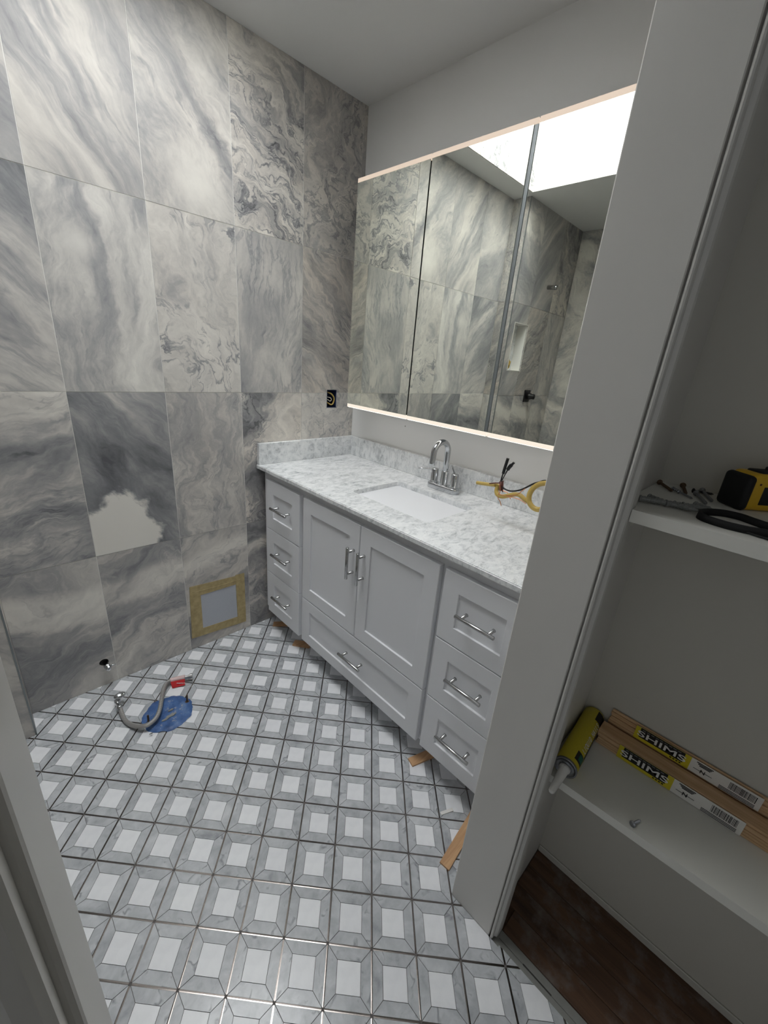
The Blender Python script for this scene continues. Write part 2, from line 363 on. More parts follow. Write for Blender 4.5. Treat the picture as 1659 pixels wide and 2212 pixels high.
# per tile look: (row, column) -> ang, base, con, fine, vein, stretch, warp, warm, (px, pz, pr), scl
D = dict(ang=.6, base=.52, con=.9, fine=.35, vein=.25, stretch=3.0, warp=.12, warm=.15, px=0, pz=0, pr=-1, ps=7.0, bz=0, bw=-1, bs=0, scl=1.0)
LOOK = {
    (3, 1): dict(ang=1.3, base=0.52, con=.5, fine=.45, vein=.28, stretch=2.2, warp=.2, warm=.35, scl=1.3),
    (3, 2): dict(ang=-.35, base=0.55, con=.9, fine=.75, vein=.42, stretch=3.2, warp=.22, warm=.25, scl=1.1),
    (3, 3): dict(ang=-.8, base=0.52, con=.8, fine=.35, vein=.1, stretch=2.4, warp=.1, warm=.15, px=.03, pz=-.2, pr=.12, scl=.8),
    (3, 4): dict(ang=-.95, base=0.46, con=.9, fine=.22, vein=.05, stretch=4.5, warp=.08, warm=.18, scl=.75),
    (3, 5): dict(ang=-.7, base=0.52, con=.8, fine=.25, vein=.05, stretch=3, warp=.1, warm=.1, scl=.8),
    (2, 1): dict(ang=-.7, base=0.51, con=.5, fine=.6, vein=.25, stretch=5.0, warp=.1, warm=.5, scl=1.2),
    (2, 2): dict(ang=1.45, base=0.52, con=.55, fine=.25, vein=.16, stretch=4.0, warp=.07, warm=.12, scl=1.0),
    (2, 3): dict(ang=-1.05, base=0.64, con=.5, fine=.4, vein=.5, stretch=2.6, warp=.2, warm=.15, scl=.9),
    (2, 4): dict(ang=1.5, base=.54, con=.95, fine=.35, vein=.05, stretch=3.4, warp=.12, warm=.02, px=-.04, pz=.14, pr=.06, scl=.9),
    (2, 5): dict(ang=-.75, base=.46, con=.9, fine=.3, vein=.1, stretch=4.0, warp=.06, warm=.08, scl=.85),
    (1, 1): dict(ang=.7, base=.58, con=.4, fine=.4, vein=.2, stretch=2, warp=.2, warm=.15, scl=1.2),
    (1, 2): dict(ang=.8, base=.50, con=1.1, fine=.5, vein=.35, stretch=2.2, warp=.26, warm=.35, px=.0, pz=-.19, pr=.07, scl=.9),
    (1, 3): dict(ang=1.45, base=.55, con=.75, fine=.45, vein=.12, stretch=4.2, warp=.16, warm=.2, scl=1.0),
    (1, 4): dict(ang=-.8, base=.42, con=1.2, fine=.35, vein=.12, stretch=3.4, warp=.1, warm=.08, px=-.06, pz=-.22, pr=.15, ps=34.0, scl=.8),
    (1, 5): dict(ang=.25, base=.52, con=1.0, fine=.35, vein=.2, stretch=3.0, warp=.12, warm=.1, scl=.8),
    (0, 1): dict(ang=.3, base=.46, con=.9, fine=.4, vein=.25, stretch=3, warp=.16, warm=.35, scl=1, bz=.18, bw=.05, bs=-.3),
    (0, 2): dict(ang=.35, base=.42, con=1.0, fine=.45, vein=.25, stretch=3, warp=.18, warm=.3, scl=1, bz=.20, bw=.045, bs=-.35),
    (0, 3): dict(ang=.35, base=0.50, con=.9, fine=.4, vein=.15, stretch=3.5, warp=.20, warm=.2, scl=.8, bz=.17, bw=.055, bs=-.28),
    (0, 4): dict(ang=.5, base=0.49, con=.9, fine=.35, vein=.12, stretch=3.4, warp=.24, warm=.14, scl=.75, bz=.14, bw=.075, bs=-.12),
    (0, 5): dict(ang=.3, base=0.48, con=.9, fine=.35, vein=.12, stretch=3.4, warp=.22, warm=.12, scl=.75, bz=.12, bw=.08, bs=.10)}
def set_look(o, L, seed):
    d = dict(D); d.update(L); d['seed'] = seed
    for k_, v_ in d.items(): o[k_] = float(v_)
G = .0011
def round_hole_plate(x0, x1, z0, z1, y0, y1, hx, hz, r, n=32):
    bm = BM(); angs = sorted([2*math.pi*i/n for i in range(n)]+[math.atan2(c-hz, a-hx) % (2*math.pi) for a in (x0, x1) for c in (z0, z1)])
    ring = {}
    for y in (y0, y1):
        for i, t in enumerate(angs):
            c, s = math.cos(t), math.sin(t)
            k_ = min([((x1 if c > 0 else x0)-hx)/c if abs(c) > 1e-9 else 1e9, ((z1 if s > 0 else z0)-hz)/s if abs(s) > 1e-9 else 1e9])
            ring[y, i] = (bm.verts.new((hx+r*c, y, hz+r*s)), bm.verts.new((hx+k_*c, y, hz+k_*s)))
    m = len(angs)
    for i in range(m):
        j = (i+1) % m
        for y in (y0, y1): bm.faces.new((ring[y, i][0], ring[y, i][1], ring[y, j][1], ring[y, j][0]))
        for q in (0, 1): bm.faces.new((ring[y0, i][q], ring[y0, j][q], ring[y1, j][q], ring[y1, i][q]))
    return bm
for r in range(4):
    for c in range(6):
        x1, x0 = COLX[c]-G, COLX[c+1]+G
        z0, z1 = ROWZ[r]+G, ROWZ[r+1]-G
        if x1-x0 < .004: continue
        dy = random.uniform(-.0003, .0003)
        if (r, c) == (0, 5): bm = round_hole_plate(x0, x1, z0, z1, dy, .0085, PIPE[0], PIPE[1], .017)
        else: bm = plate_y(x0, x1, z0, z1, dy, .0085, [hole_box] if c == 1 else [])
        o = obj('tile', bm, M['tile'], wall_back, origin=((x0+x1)/2, 0, (z0+z1)/2))
        L = dict(LOOK.get((r, c), LOOK[(r, 1)] if c == 0 else D))
        set_look(o, L, 1.7*r+5.3*c+.4)
# pier where the wall steps out to the shower, with its pale metal edge
PY = -.12
wall_left = struct('wall_left', plate_y(XS-.1, XL-.006, -.02, CEIL+.05, PY+.006, .0014, [(-1.795, -1.612, 1.388, 1.698)]), M['grout'], label='tiled shower wall standing proud of the back wall')
sh_x = [XL, XL-.235, XL-.542, XS]
for i in range(3):
    for r in range(4):
        x1, x0 = sh_x[i]-G-(.003 if i == 0 else 0), sh_x[i+1]+G; z0, z1 = ROWZ[r]+G, ROWZ[r+1]-G
        nh = (-1.795, -1.612, 1.388, 1.698)
        o = obj('tile', plate_y(x0, x1, z0, z1, PY, PY+.006, [nh]), M['tile'], wall_left, origin=((x0+x1)/2, PY, (z0+z1)/2))
        set_look(o, random.choice(list(LOOK.values())), 40+3.1*i+1.3*r)
for r in range(4):
    o = obj('tile', Box(XL-.006, XL, PY+.004, -.001, ROWZ[r]+G+(.001 if r else 0), ROWZ[r+1]-G), M['tile'], wall_left, origin=(XL, PY/2, (ROWZ[r]+ROWZ[r+1])/2))
    set_look(o, LOOK[(r, 1)], 60+r*1.9)
obj('edge_strip', Box(XL-.004, XL+.001, PY-.001, PY+.004, 0, CEIL), M['alu'], wall_left)
# shower niche lined with pale stone
nb = BM(); nx0, nx1, nz0, nz1 = -1.795, -1.612, 1.388, 1.698
box(nb, nx0+.0002, nx1-.0002, PY+.080, PY+.090, nz0+.0002, nz1-.0002)
obj('niche_back', nb, M['carrara'], wall_left)
nf = BM(); t_ = .012
t_ = .006; box(nf, nx0-t_, nx0, PY-.002, PY, nz0-t_, nz1+t_); box(nf, nx1, nx1+t_, PY-.002, PY, nz0-t_, nz1+t_); box(nf, nx0, nx1, PY-.002, PY, nz1, nz1+t_); box(nf, nx0, nx1, PY-.002, PY, nz0-t_, nz0)
obj('niche_frame', nf, M['porcelain'], wall_left)
wall_end = struct('wall_end', Box(XS-.12, XS-.006, YS, PY, -.02, CEIL+.05), M['grout'], label='tiled end wall of the shower seen in the mirror')
ey = [PY, PY-.33, PY-.637, PY-.944, YS]
for i in range(4):
    for r in range(4):
        o = obj('tile', Box(XS-.006, XS, ey[i+1]+G, ey[i]-G, ROWZ[r]+G, ROWZ[r+1]-G), M['tile'], wall_end, origin=(XS, (ey[i]+ey[i+1])/2, (ROWZ[r]+ROWZ[r+1])/2))
        set_look(o, random.choice(list(LOOK.values())), 80+2.3*i+1.1*r)
wall_right = struct('wall_right', Box(0, .12, YS-.12, .0, -.02, CEIL+.05), M['wall'], label='white painted wall behind the vanity and mirror')
# stub wall with the end face near the camera
bm = BM(); prism(bm, [(-.777, YS-.002), (-.775, YS), (0, YS), (0, -1.562), (-.764, -1.562), (-.764, -1.5705), (-.7755, -1.5705), (-.777, -1.569)], -.004, CEIL+.02)
wall_stub = struct('wall_stub', bm, M['trim'], label='white painted stub wall whose end face stands before the closet')
# casing round the corner into the closet
prof = [(-.7765, -1.5745), (-.7768, -1.577), (-.7755, -1.5795), (-.772, -1.5805), (-.766, -1.5805), (-.7645, -1.5825), (-.762, -1.5865), (-.757, -1.588), (-.734, -1.588), (-.730, -1.5865), (-.728, -1.5835), (-.728, -1.5625), (-.763, -1.5625), (-.764, -1.5745)]
bm = BM(); prism(bm, prof, -.003, CEIL); trim_1 = struct('trim_1', bm, M['trim'], label='moulded white casing on the corner of the closet opening')
# closet behind the stub wall
wall_closet = struct('wall_closet', Box(-.475, -.40, -3.2, -1.562, -.03, CEIL+.02), M['closet'], label='grey-white painted back wall of the closet')
bm = Box(-.4805, -.475, -3.0, -1.563, -.002, .022, .002); baseboard_back = struct('baseboard_back', bm, M['closet'], label='thin strip at the foot of the closet back wall')
# doorway wall on the other side, its jamb and casing
bm = BM(); box(bm, XS-.1, -1.504, -1.602, YS, -.004, CEIL+.02, .003, 2)
wall_front = struct('wall_front', bm, M['trim'], label='white wall end of the doorway beside the camera')
bm = BM(); prism(bm, [(-1.509, -1.6021), (-1.509, -1.6165), (-1.512, -1.6195), (-1.518, -1.6205), (-1.527, -1.6185), (-1.532, -1.6155), (-1.56, -1.6165), (-1.57, -1.6215), (-1.58, -1.6215), (-1.58, -1.6021)], 0, 2.1)
trim_2 = struct('trim_2', bm, M['trim'], label='moulded door casing at the edge of the doorway beside the camera')
bm = Box(-1.504, -.777, -1.562, YS, 2.14, CEIL+.02); wall_header = struct('wall_header', bm, M['wall'], label='white wall above the doorway')
# ceiling with the skylight opening
SKX, SKY = (-1.49, -.63), (-1.05, -.145)
def frame_slab(x0, x1, y0, y1, hx, hy, z0, z1):
    bm = BM(); box(bm, x0, hx[0], y0, y1, z0, z1); box(bm, hx[1], x1, y0, y1, z0, z1); box(bm, hx[0], hx[1], y0, hy[0], z0, z1); box(bm, hx[0], hx[1], hy[1], y1, z0, z1); return bm
ceiling = struct('ceiling', frame_slab(-2.9, .1, -3.3, .1, SKX, SKY, CEIL, CEIL+.06), M['ceiling'], label='white ceiling around the skylight opening')
SZ = 3.25
bm = frame_slab(SKX[0]-.03, SKX[1]+.03, SKY[0]-.03, SKY[1]+.03, SKX, SKY, CEIL+.06, SZ)
obj('skylight_shaft', bm, M['wall'], ceiling)
window_1 = struct('window_1', Box(SKX[0]-.02, SKX[1]+.02, SKY[0]-.02, SKY[1]+.02, SZ, SZ+.02), M['pane'], label='bright skylight pane at the top of the ceiling shaft')
# hall around the camera
wall_hall = struct('wall_hall', Box(-2.9, -.40, -3.35, -3.2, -.03, CEIL+.05), M['wall'], label='white hall wall behind the camera')
wall_hall_2 = struct('wall_hall_side', Box(-2.95, -2.85, -3.2, -2.75, -.03, CEIL+.05), M['wall'], label='white hall wall beside the open end')

# ------------------------------------------------------------------ floor: rhombic stone mosaic with steel inlays
floor = struct('floor', frame_slab(-2.95, .05, -3.3, .05, (-.777, -.40), (-3.2, -1.5625), -.05, -.0015), M['mortar'], label='mosaic floor of white squares framed in grey marble and steel')
OX, OY = -1.24971, -.96711
a_ = Vector((.0757168, -.0831318)); b_ = Vector((-.076369, -.0831769))
RECTS = [(-1.5405, -.44, -.12, -.0005), (-1.62, -.44, -1.4485, -.12), (-1.62, -.778, -1.60, -1.4485), (-1.62, -.773, -2.0, -1.60)]
def st(s, t, o=Vector((0, 0))): p = o+a_*s+b_*t; return (p.x, p.y)
fr_o, fr_i = .0010, .0190; bi = .0215; ci, co = .234, .244
dg = .0075
def cell_polys():
    out = {'frame': [], 'border': [], 'center': []}
    def quad4(lo, hi, d):      # four mitred strips between squares inset by lo and hi
        L, H = lo, hi
        return [[(L+d, L), (1-L-d, L), (1-H-d, H), (H+d, H)], [(1-L, L+d), (1-L, 1-L-d), (1-H, 1-H-d), (1-H, H+d)],
                [(1-L-d, 1-L), (L+d, 1-L), (H+d, 1-H), (1-H-d, 1-H)], [(L, 1-L-d), (L, L+d), (H, H+d), (H, 1-H-d)]]
    out['frame'] = quad4(fr_o, fr_i, .022); out['border'] = quad4(bi, ci, dg)
    out['center'] = [[(co, co), (1-co, co), (1-co, 1-co), (co, 1-co)]]
    return out
CP = cell_polys()
def strip_extr(bm, pts, cc):
    # a steel strip lies with a slight cant of its own
    m = sum((Vector(p) for p in pts), Vector((0, 0)))/len(pts); n = len(pts)
    e = max(((Vector(pts[(i+1) % n])-Vector(pts[i])) for i in range(n)), key=lambda v: v.length).normalized(); q = Vector((-e.y, e.x))
    if q.dot(m) < 0: q = -q
    k_ = random.gauss(.055, .030)      # crowned top: each half falls away from the joint
    hi = [bm.verts.new((p[0], p[1], max(-.0006, min(.0006, (Vector(p)-m).dot(q)*k_)))) for p in pts]; lo = [bm.verts.new((p[0], p[1], -.003)) for p in pts]
    bm.faces.new(hi)
    for i in range(n): bm.faces.new((lo[i], lo[(i+1) % n], hi[(i+1) % n], hi[i]))
def extr(bm, pts, z):
    # top with a tiny arris so that edges read
    prism(bm, pts, -.0030, z)
shared = {}
MINA = 6e-6
vec = lambda o: Vector((o[0], o[1]))
ncell = 0
for i in range(-16, 24):
    for j in range(-16, 24):
        o = Vector((OX, OY))+a_*i+b_*j
        c4 = [st(s, t, o) for s, t in ((0, 0), (1, 0), (1, 1), (0, 1))]
        if max(p[0] for p in c4) < -1.63 or min(p[0] for p in c4) > -.43 or max(p[1] for p in c4) < -2.0 or min(p[1] for p in c4) > 0: continue
        if (c4[0][0] < -1.50 and o.y < -1.35): continue
        cc = o+(a_+b_)*.5
        jz = random.uniform(-.0002, .0002)
        full = any(all(R[0] <= p[0] <= R[1] and R[2] <= p[1] <= R[3] for p in c4) for R in RECTS)
        def build(kind, idx=None):
            key = (kind, idx, random.randrange(9) if kind == 'frame' else 0)
            polys = CP[kind] if idx is None else [CP[kind][idx]]
            if full and key in shared: return shared[key]
            bm = BM(); got = 0
            for q in polys:
                W = [st(s, t, o) for s, t in q]
                for piece in ([W] if full else [clip(W, R) for R in RECTS]):
                    if len(piece) >= 3 and area(piece) > MINA: (strip_extr if kind == 'frame' else extr)(bm, [(p[0]-cc.x, p[1]-cc.y) for p in piece], 0); got += 1
            if not got: bm.free(); return None
            me = bpy.data.meshes.new('floor_'+kind); bmesh.ops.recalc_face_normals(bm, faces=bm.faces); bm.to_mesh(me); bm.free()
            me.materials.append(M[{'frame': 'strip', 'border': 'fmarble', 'center': 'dolomite'}[kind]])
            if full: shared[key] = me
            return me
        me = build('frame')
        parts = [('border_piece', build('border', q)) for q in range(4)]+[('centre_stone', build('center'))]
        if me is None and not any(p[1] for p in parts): continue
        if me is None: me = next(p[1] for p in parts if p[1])
        t = bpy.data.objects.new('mosaic_tile', me); COL.objects.link(t); t.parent = floor; t.location = (cc.x, cc.y, jz); ncell += 1; t.rotation_euler = (random.gauss(0, .004), random.gauss(0, .004), 0)
        for nm, pm in parts:
            if pm is None or pm is me: continue
            p = bpy.data.objects.new(nm, pm); COL.objects.link(p); p.parent = t
            p.location = (0, 0, .0004 if nm == 'centre_stone' else random.uniform(0, .0004))
print('cells', ncell)
# threshold strip and old boards of the closet
bm = BM(); box(bm, -.777, -.759, -3.1, -1.592, -.045, -.004); box(bm, -.777, -.737, -1.592, -1.563, -.045, -.0055); box(bm, -.7565, -.737, -1.66, -1.592, -.045, -.0055); box(bm, -.7565, -.737, -3.1, -1.735, -.045, -.0055); box(bm, -.7545, -.737, -1.735, -1.66, -.045, -.0055); box(bm, -.759, -.7565, -1.66, -1.592, -.045, -.007); box(bm, -.759, -.7565, -3.1, -1.735, -.045, -.007)
trim_3 = struct('trim_3', bm, M['cement'], label='grey dusty threshold strip between mosaic floor and closet boards')
floor_2 = struct('floor.001', Box(-.7365, -.40, -3.15, -1.562, -.05, -.012), M['board'], label='worn brown wooden floor of the closet')
bx = [-.7362, -.673, -.608, -.543, -.4755]
for q in range(4):
    o = obj('floorboard', Box(bx[q]+.0006, bx[q+1]-.0006, -3.1, -1.5905 if q == 0 else -1.563, -.013, -.003+random.uniform(-.0006, .0006), .0008), M['board'], floor_2, origin=((bx[q]+bx[q+1])/2, -2.2, 0))

# ------------------------------------------------------------------ vanity
XF = -.5624; XBODY = -.5424; VY0, VY1 = -.018, -1.430; VZ0, VZ1 = .105, .8625
van = empty('vanity', (-.29, -.737, .0), 'long white shaker vanity cabinet with chrome bar pulls, between tiled wall and stub wall', 'vanity')
bm = Box(XBODY, -.004, VY1, VY0, VZ0, VZ1, .0015); obj('cabinet_body', bm, M['cab'], van)
obj('toe_kick', Box(-.455, -.03, VY1+.02, VY0-.05, 0, VZ0), M['cab'], van)
# thin scribe seams between the three cabinet bays
def shaker(bm, y0, y1, z0, z1, my, mz, rec=.007, ch=.002):
    """door or drawer front: outer face at XF with a recessed flat panel; y0 > y1"""
    box(bm, XF+rec+.0005, XBODY, y1+.004, y0-.004, z0+.004, z1-.004)
    O = [(y0, z0), (y1, z0), (y1, z1), (y0, z1)]
    I = [(y0-my, z0+mz), (y1+my, z0+mz), (y1+my, z1-mz), (y0-my, z1-mz)]
    sg = [(-1, 1), (1, 1), (1, -1), (-1, -1)]
    def ring(P, x, d=0): return [bm.verts.new((x, p[0]+s[0]*d, p[1]+s[1]*d)) for p, s in zip(P, sg)]
    r0 = ring(O, XBODY-.001); r1 = ring(O, XF+ch); r2 = ring(O, XF, ch); r3 = ring(I, XF, -.0012); r4 = ring(I, XF+.0012); r5 = ring(I, XF+rec-.001); r6 = ring(I, XF+rec-.0002, .001)
    for a, b in zip((r0, r1, r2, r3, r4, r5), (r1, r2, r3, r4, r5, r6)):
        for q in range(4): bm.faces.new((a[q], a[(q+1) % 4], b[(q+1) % 4], b[q]))
    bm.faces.new(r6)
def pull(name, parent, y, z, vertical=False, L=.132):
    bm = BM(); xh = XF-.032; d = Vector((0, 0, 1)) if vertical else Vector((0, 1, 0)); c = Vector((xh, y, z))
    lathe(bm, c-d*L/2, d, [(0, .0045), (.0012, .006), (L-.0012, .006), (L, .0045)], 16)
    h = obj(name, bm, M['nickel'], parent, True)
    for s_ in (-1, 1):
        p = c+d*s_*.046
        obj('post', Lathe((XF-.0002, p.y, p.z), (-1, 0, 0), [(0, .0062), (.003, .0050), (.031, .0050)], 12), M['nickel'], h, True)
    return h
DR = [(.584, .826), (.3445, .5815), (.108, .342)]
for side, (y0, y1) in (('l', (-.0635, -.343)), ('r', (-1.123, -1.4025))):
    for z0, z1 in DR:
        bm = BM(); shaker(bm, y0, y1, z0, z1, .060, .062); d = obj('drawer', bm, M['cab'], van)
        pull('handle', d, (y0+y1)/2-(.014 if side == 'l' else .003), (z0+z1)/2+(.008 if z0 > .5 else .014 if z0 > .3 else .015))
for y0, y1, hy in ((-.3705, -.736, -.7075), (-.7390, -1.1035, -.7665)):
    bm = BM(); shaker(bm, y0, y1, .3455, .827, .058, .061); d = obj('door', bm, M['cab'], van)
    pull('handle', d, hy, .671, True)
bm = BM(); shaker(bm, -.3705, -1.1035, .108, .3425, .060, .055); d = obj('drawer', bm, M['cab'], van); pull('handle', d, -.748, .241)

# ------------------------------------------------------------------ countertop, sink, faucet
CT0, CT1 = VZ1+.0002, .8825; XE = -.5754; CY1 = -1.443
SKx, SKy = (-.443, -.165), (-.944, -.537)
def rrect(x0, x1, y0, y1, r, n=6):
    P = []
    for cx, cy, a0 in ((x1-r, y1-r, 0), (x0+r, y1-r, 90), (x0+r, y0+r, 180), (x1-r, y0+r, 270)):
        for q in range(n+1):
            t = math.radians(a0+90*q/n); P.append((cx+r*math.cos(t), cy+r*math.sin(t)))
    return P
ctop = empty('countertop', (-.29, -.73, .8725), 'white and grey veined marble countertop with low splashes on the vanity', 'countertop')
def slab_with_hole(x0, x1, y0, y1, z0, z1, inner):
    bm = BM(); n = len(inner); cx, cy = sum(p[0] for p in inner)/n, sum(p[1] for p in inner)/n
    corner = [(x1, y1), (x0, y1), (x0, y0), (x1, y0)]; m = n//4
    def outer(i):
        q, k_ = divmod(i, m)
        a, b = corner[q], corner[(q+1) % 4]; prev = corner[q-1]
        return a
    V = {}
    for z in (z0, z1):
        V[z] = ([bm.verts.new((p[0], p[1], z)) for p in inner], [bm.verts.new((c[0], c[1], z)) for c in corner])
        I, O = V[z]
        for q in range(4):
            for k_ in range(m-1): bm.faces.new((I[q*m+k_], I[q*m+k_+1], O[q]))
            bm.faces.new((I[q*m+m-1], I[(q*m+m) % n], O[(q+1) % 4], O[q]))
    for i in range(n): bm.faces.new((V[z0][0][i], V[z0][0][(i+1) % n], V[z1][0][(i+1) % n], V[z1][0][i]))
    for i in range(4): bm.faces.new((V[z0][1][i], V[z0][1][(i+1) % 4], V[z1][1][(i+1) % 4], V[z1][1][i]))
    return bm
bm = slab_with_hole(XE, -.0015, CY1, -.0015, CT0, CT1, rrect(SKx[0], SKx[1], SKy[0], SKy[1], .022))
es = [e for e in bm.edges if all(abs(v.co.z-CT1) < 1e-6 and abs(v.co.x-XE) < 1e-6 for v in e.verts) or all(abs(v.co.z-CT0) < 1e-6 and abs(v.co.x-XE) < 1e-6 for v in e.verts)]
bmesh.ops.bevel(bm, geom=es, offset=.003, segments=3, affect='EDGES')
obj('slab', bm, M['carrara'], ctop)
obj('back_splash', Box(-.0205, -.0012, CY1, -.0215, CT1+.0003, .983, .0012), M['carrara'], ctop)
obj('side_splash', Box(XE+.004, -.0012, -.0208, -.0012, CT1+.0003, .983, .0012), M['carrara'], ctop)
sink = empty('sink', ((SKx[0]+SKx[1])/2, (SKy[0]+SKy[1])/2, .73), 'white porcelain rectangular sink set under the marble counter', 'sink')
bm = BM(); rings = []
for z, ins, r in ((CT0-.0004, -.018, .03), (CT0-.0004, -.004, .026), (CT0-.012, -.002, .026), (CT0-.06, .006, .032), (CT0-.105, .018, .045), (CT0-.128, .040, .055), (CT0-.136, .075, .06), (CT0-.140, .115, .02)):
    rings.append([bm.verts.new((p[0], p[1], z)) for p in rrect(SKx[0]+ins, SKx[1]-ins, SKy[0]+ins*1.2, SKy[1]-ins*1.2, r)])
for a, b in zip(rings, rings[1:]):
    n = len(a)
    for i in range(n): bm.faces.new((a[i], a[(i+1) % n], b[(i+1) % n], b[i]))
bm.faces.new(rings[-1])
obj('basin', bm, M['porcelain'], sink, True)
obj('drain', Lathe((-.304, -.74, CT0-.1403), (0, 0, 1), [(0, .022), (.002, .022), (.003, .018), (.0022, .012)], 24), M['chrome'], sink, True)
FX, FY = -.084, -.727
fau = empty('faucet', (FX, FY, CT1), 'chrome high-arc bathroom faucet with two lever handles on the marble counter', 'faucet')
bm = BM(); P0 = rrect(FX-.026, FX+.026, FY-.080, FY+.080, .0255, 8); rr = []
for z, s_ in ((0, 1), (.016, 1), (.021, .97), (.024, .88), (.0245, .5)):
    rr.append([bm.verts.new((FX+(p[0]-FX)*s_, FY+(p[1]-FY)*(1-(1-s_)*.33), CT1+.0002+z)) for p in P0])
for a, b in zip(rr, rr[1:]):
    for i in range(len(a)): bm.faces.new((a[i], a[(i+1) % len(a)], b[(i+1) % len(a)], b[i]))
bm.faces.new(rr[-1]); bm.faces.new(rr[0][::-1])
obj('base_plate', bm, M['chrome'], fau, True)
ZB = CT1+.024
obj('spout_sleeve', Lathe((FX, FY, ZB-.002), (0, 0, 1), [(0, .0180), (.004, .0180), (.005, .0162), (.062, .0162), (.064, .014)], 24), M['chrome'], fau, True)
sp = [(FX, FY, ZB+.055), (FX, FY, ZB+.10), (FX, FY, 1.050)]
for q in range(1, 11):
    t = math.pi*q/10*1.02; sp.append((FX-.0475+.0475*math.cos(t), FY, 1.050+.045*math.sin(t)))
sp += [(FX-.097, FY, 1.025), (FX-.098, FY, 1.006)]
obj('spout', Tube(sp, .0122, 18, k=3), M['chrome'], fau, True)
for s_, dv in ((1, (-.72, .69, .0)), (-1, (.60, .72, .30))):
    hy = FY+s_*.054
    bm = Lathe((FX, hy, ZB-.002), (0, 0, 1), [(0, .0180), (.006, .0180), (.007, .0160), (.058, .0160), (.062, .0148), (.0635, .006)], 24)
    h = obj('handle', bm, M['chrome'], fau, True)
    d = Vector(dv).normalized(); p = Vector((FX, hy, ZB+.055))
    obj('lever', Tube([p-d*.004, p+d*.03, p+d*.075], [.0045, .0042, .0034], 12, k=2), M['chrome'], h, True)

# ------------------------------------------------------------------ mirror cabinet
XM = -.1395; MY = (-.118, -.522, -.928, -1.334); MZ0, MZ1 = 1.157, 2.092
mc = empty('mirror_cabinet', (-.06, -.726, MZ0), 'wide mirrored wall cabinet of three doors edged by warm light strips', 'mirror cabinet')
obj('cabinet_box', Box(XM+.020, -.0008, MY[3], MY[0], MZ0+.001, MZ1-.001, .001), M['alu'], mc)
for q in range(3):
    y0, y1 = MY[q]-(0 if q == 0 else .003), MY[q+1]+(.0135 if q == 1 else .003 if q == 0 else 0)
    d = obj('mirror_door', Box(XM, XM+.018, y1, y0, MZ0+.0152, MZ1-.0152, .0006), M['mirror'], mc)
    yy1 = MY[q+1]+.0012
    obj('light_strip', Box(XM+.0005, XM+.018, yy1, y0, MZ0, MZ0+.0148, .0008), M['led'], d)
    obj('light_strip', Box(XM+.0005, XM+.018, yy1, y0, MZ1-.0148, MZ1, .0008), M['led2'], d)
    obj('added_downlight', Box(XM+.003, XM+.016, yy1+.004, y0-.004, MZ0-.0008, MZ0-.0001), M['lens'], d)  # added emitter, hidden from the camera, brightening wall and counter below
    if q == 1: obj('door_edge', Box(XM+.003, XM+.018, MY[2]+.0005, y1-.0005, MZ0+.0152, MZ1-.0152), M['alu'], d)
    if q == 0: obj('gap_shade', Box(XM+.012, XM+.018, MY[1]-.002, MY[1]+.002, MZ0+.016, MZ1-.016), M['black'], d)  # black strip stands in for the shade inside the seam

# ------------------------------------------------------------------ things on the walls
eb = empty('electrical_box', (-.146, .002, 1.134), 'navy plastic electrical box with coiled wires in the tiled wall by the mirror', 'electrical box')
bm = BM(); x0, x1, z0, z1 = BOX_X[0]+.0012, BOX_X[1]-.0012, BOX_Z[0]+.0012, BOX_Z[1]-.0012; t_ = .002
box(bm, x0, x1, .055, .057, z0, z1); box(bm, x0, x0+t_, .001, .055, z0, z1); box(bm, x1-t_, x1, .001, .055, z0, z1); box(bm, x0+t_, x1-t_, .001, .055, z0, z0+t_); box(bm, x0+t_, x1-t_, .001, .055, z1-t_, z1)
obj('box_shell', bm, M['navy'], eb)
cz = 1.179
obj('yellow_cable', Tube([(-.155, .050, cz+.030), (-.150, .012, cz+.028), (-.137, .006, cz+.018), (-.126, .006, cz), (-.130, .008, cz-.022), (-.142, .01, cz-.030), (-.160, .02, cz-.020), (-.168, .045, cz-.005)], .0036, 10), M['yellow'], eb, True)
obj('white_wire', Tube([(-.17, .05, cz+.012), (-.164, .012, cz+.008), (-.150, .007, cz+.005), (-.143, .007, cz-.004), (-.150, .008, cz-.012), (-.164, .014, cz-.004), (-.17, .05, cz)], .0016, 8), M['cream'], eb, True)
obj('black_wire', Tube([(-.12, .05, cz+.02), (-.124, .016, cz+.01), (-.135, .014, cz-.004), (-.128, .018, cz-.03), (-.14, .05, cz-.035)], .0022, 8), M['black'], eb, True)
# taped-over opening
tp = empty('taped_opening', (-.80, 0, .05), 'grey card stuck over an opening in the tiles with tan masking tape', 'taped card')
def quad_y(bm, P, y0, y1):
    f = [bm.verts.new((p[0], y0, p[1])) for p in P]; b = [bm.verts.new((p[0], y1, p[1])) for p in P]; bm.faces.new(f); bm.faces.new(b[::-1])
    for i in range(4): bm.faces.new((f[i], f[(i+1) % 4], b[(i+1) % 4], b[i]))
bm = BM(); quad_y(bm, [(-.918, .335), (-.668, .314), (-.669, .05), (-.93, .07)], -.0016, -.0004); obj('card', bm, M['paper'], tp)
for q, P in enumerate(([(-.925, .344), (-.668, .326), (-.663, .281), (-.926, .286)], [(-.937, .064), (-.935, .103), (-.668, .088), (-.661, .043)], [(-.926, .341), (-.879, .336), (-.8815, .072), (-.936, .066)], [(-.706, .334), (-.660, .331), (-.6615, .047), (-.7055, .050)])):
    bm = BM(); quad_y(bm, P, -.0030-.0006*(q // 2), -.0017)
    bmesh.ops.subdivide_edges(bm, edges=[e for e in bm.edges if e.calc_length() > .1], cuts=6)
    for v in bm.verts: v.co.y -= random.uniform(0, .0006) if v.co.y < -.002 else 0
    obj('masking_tape', bm, M['masking'], tp)
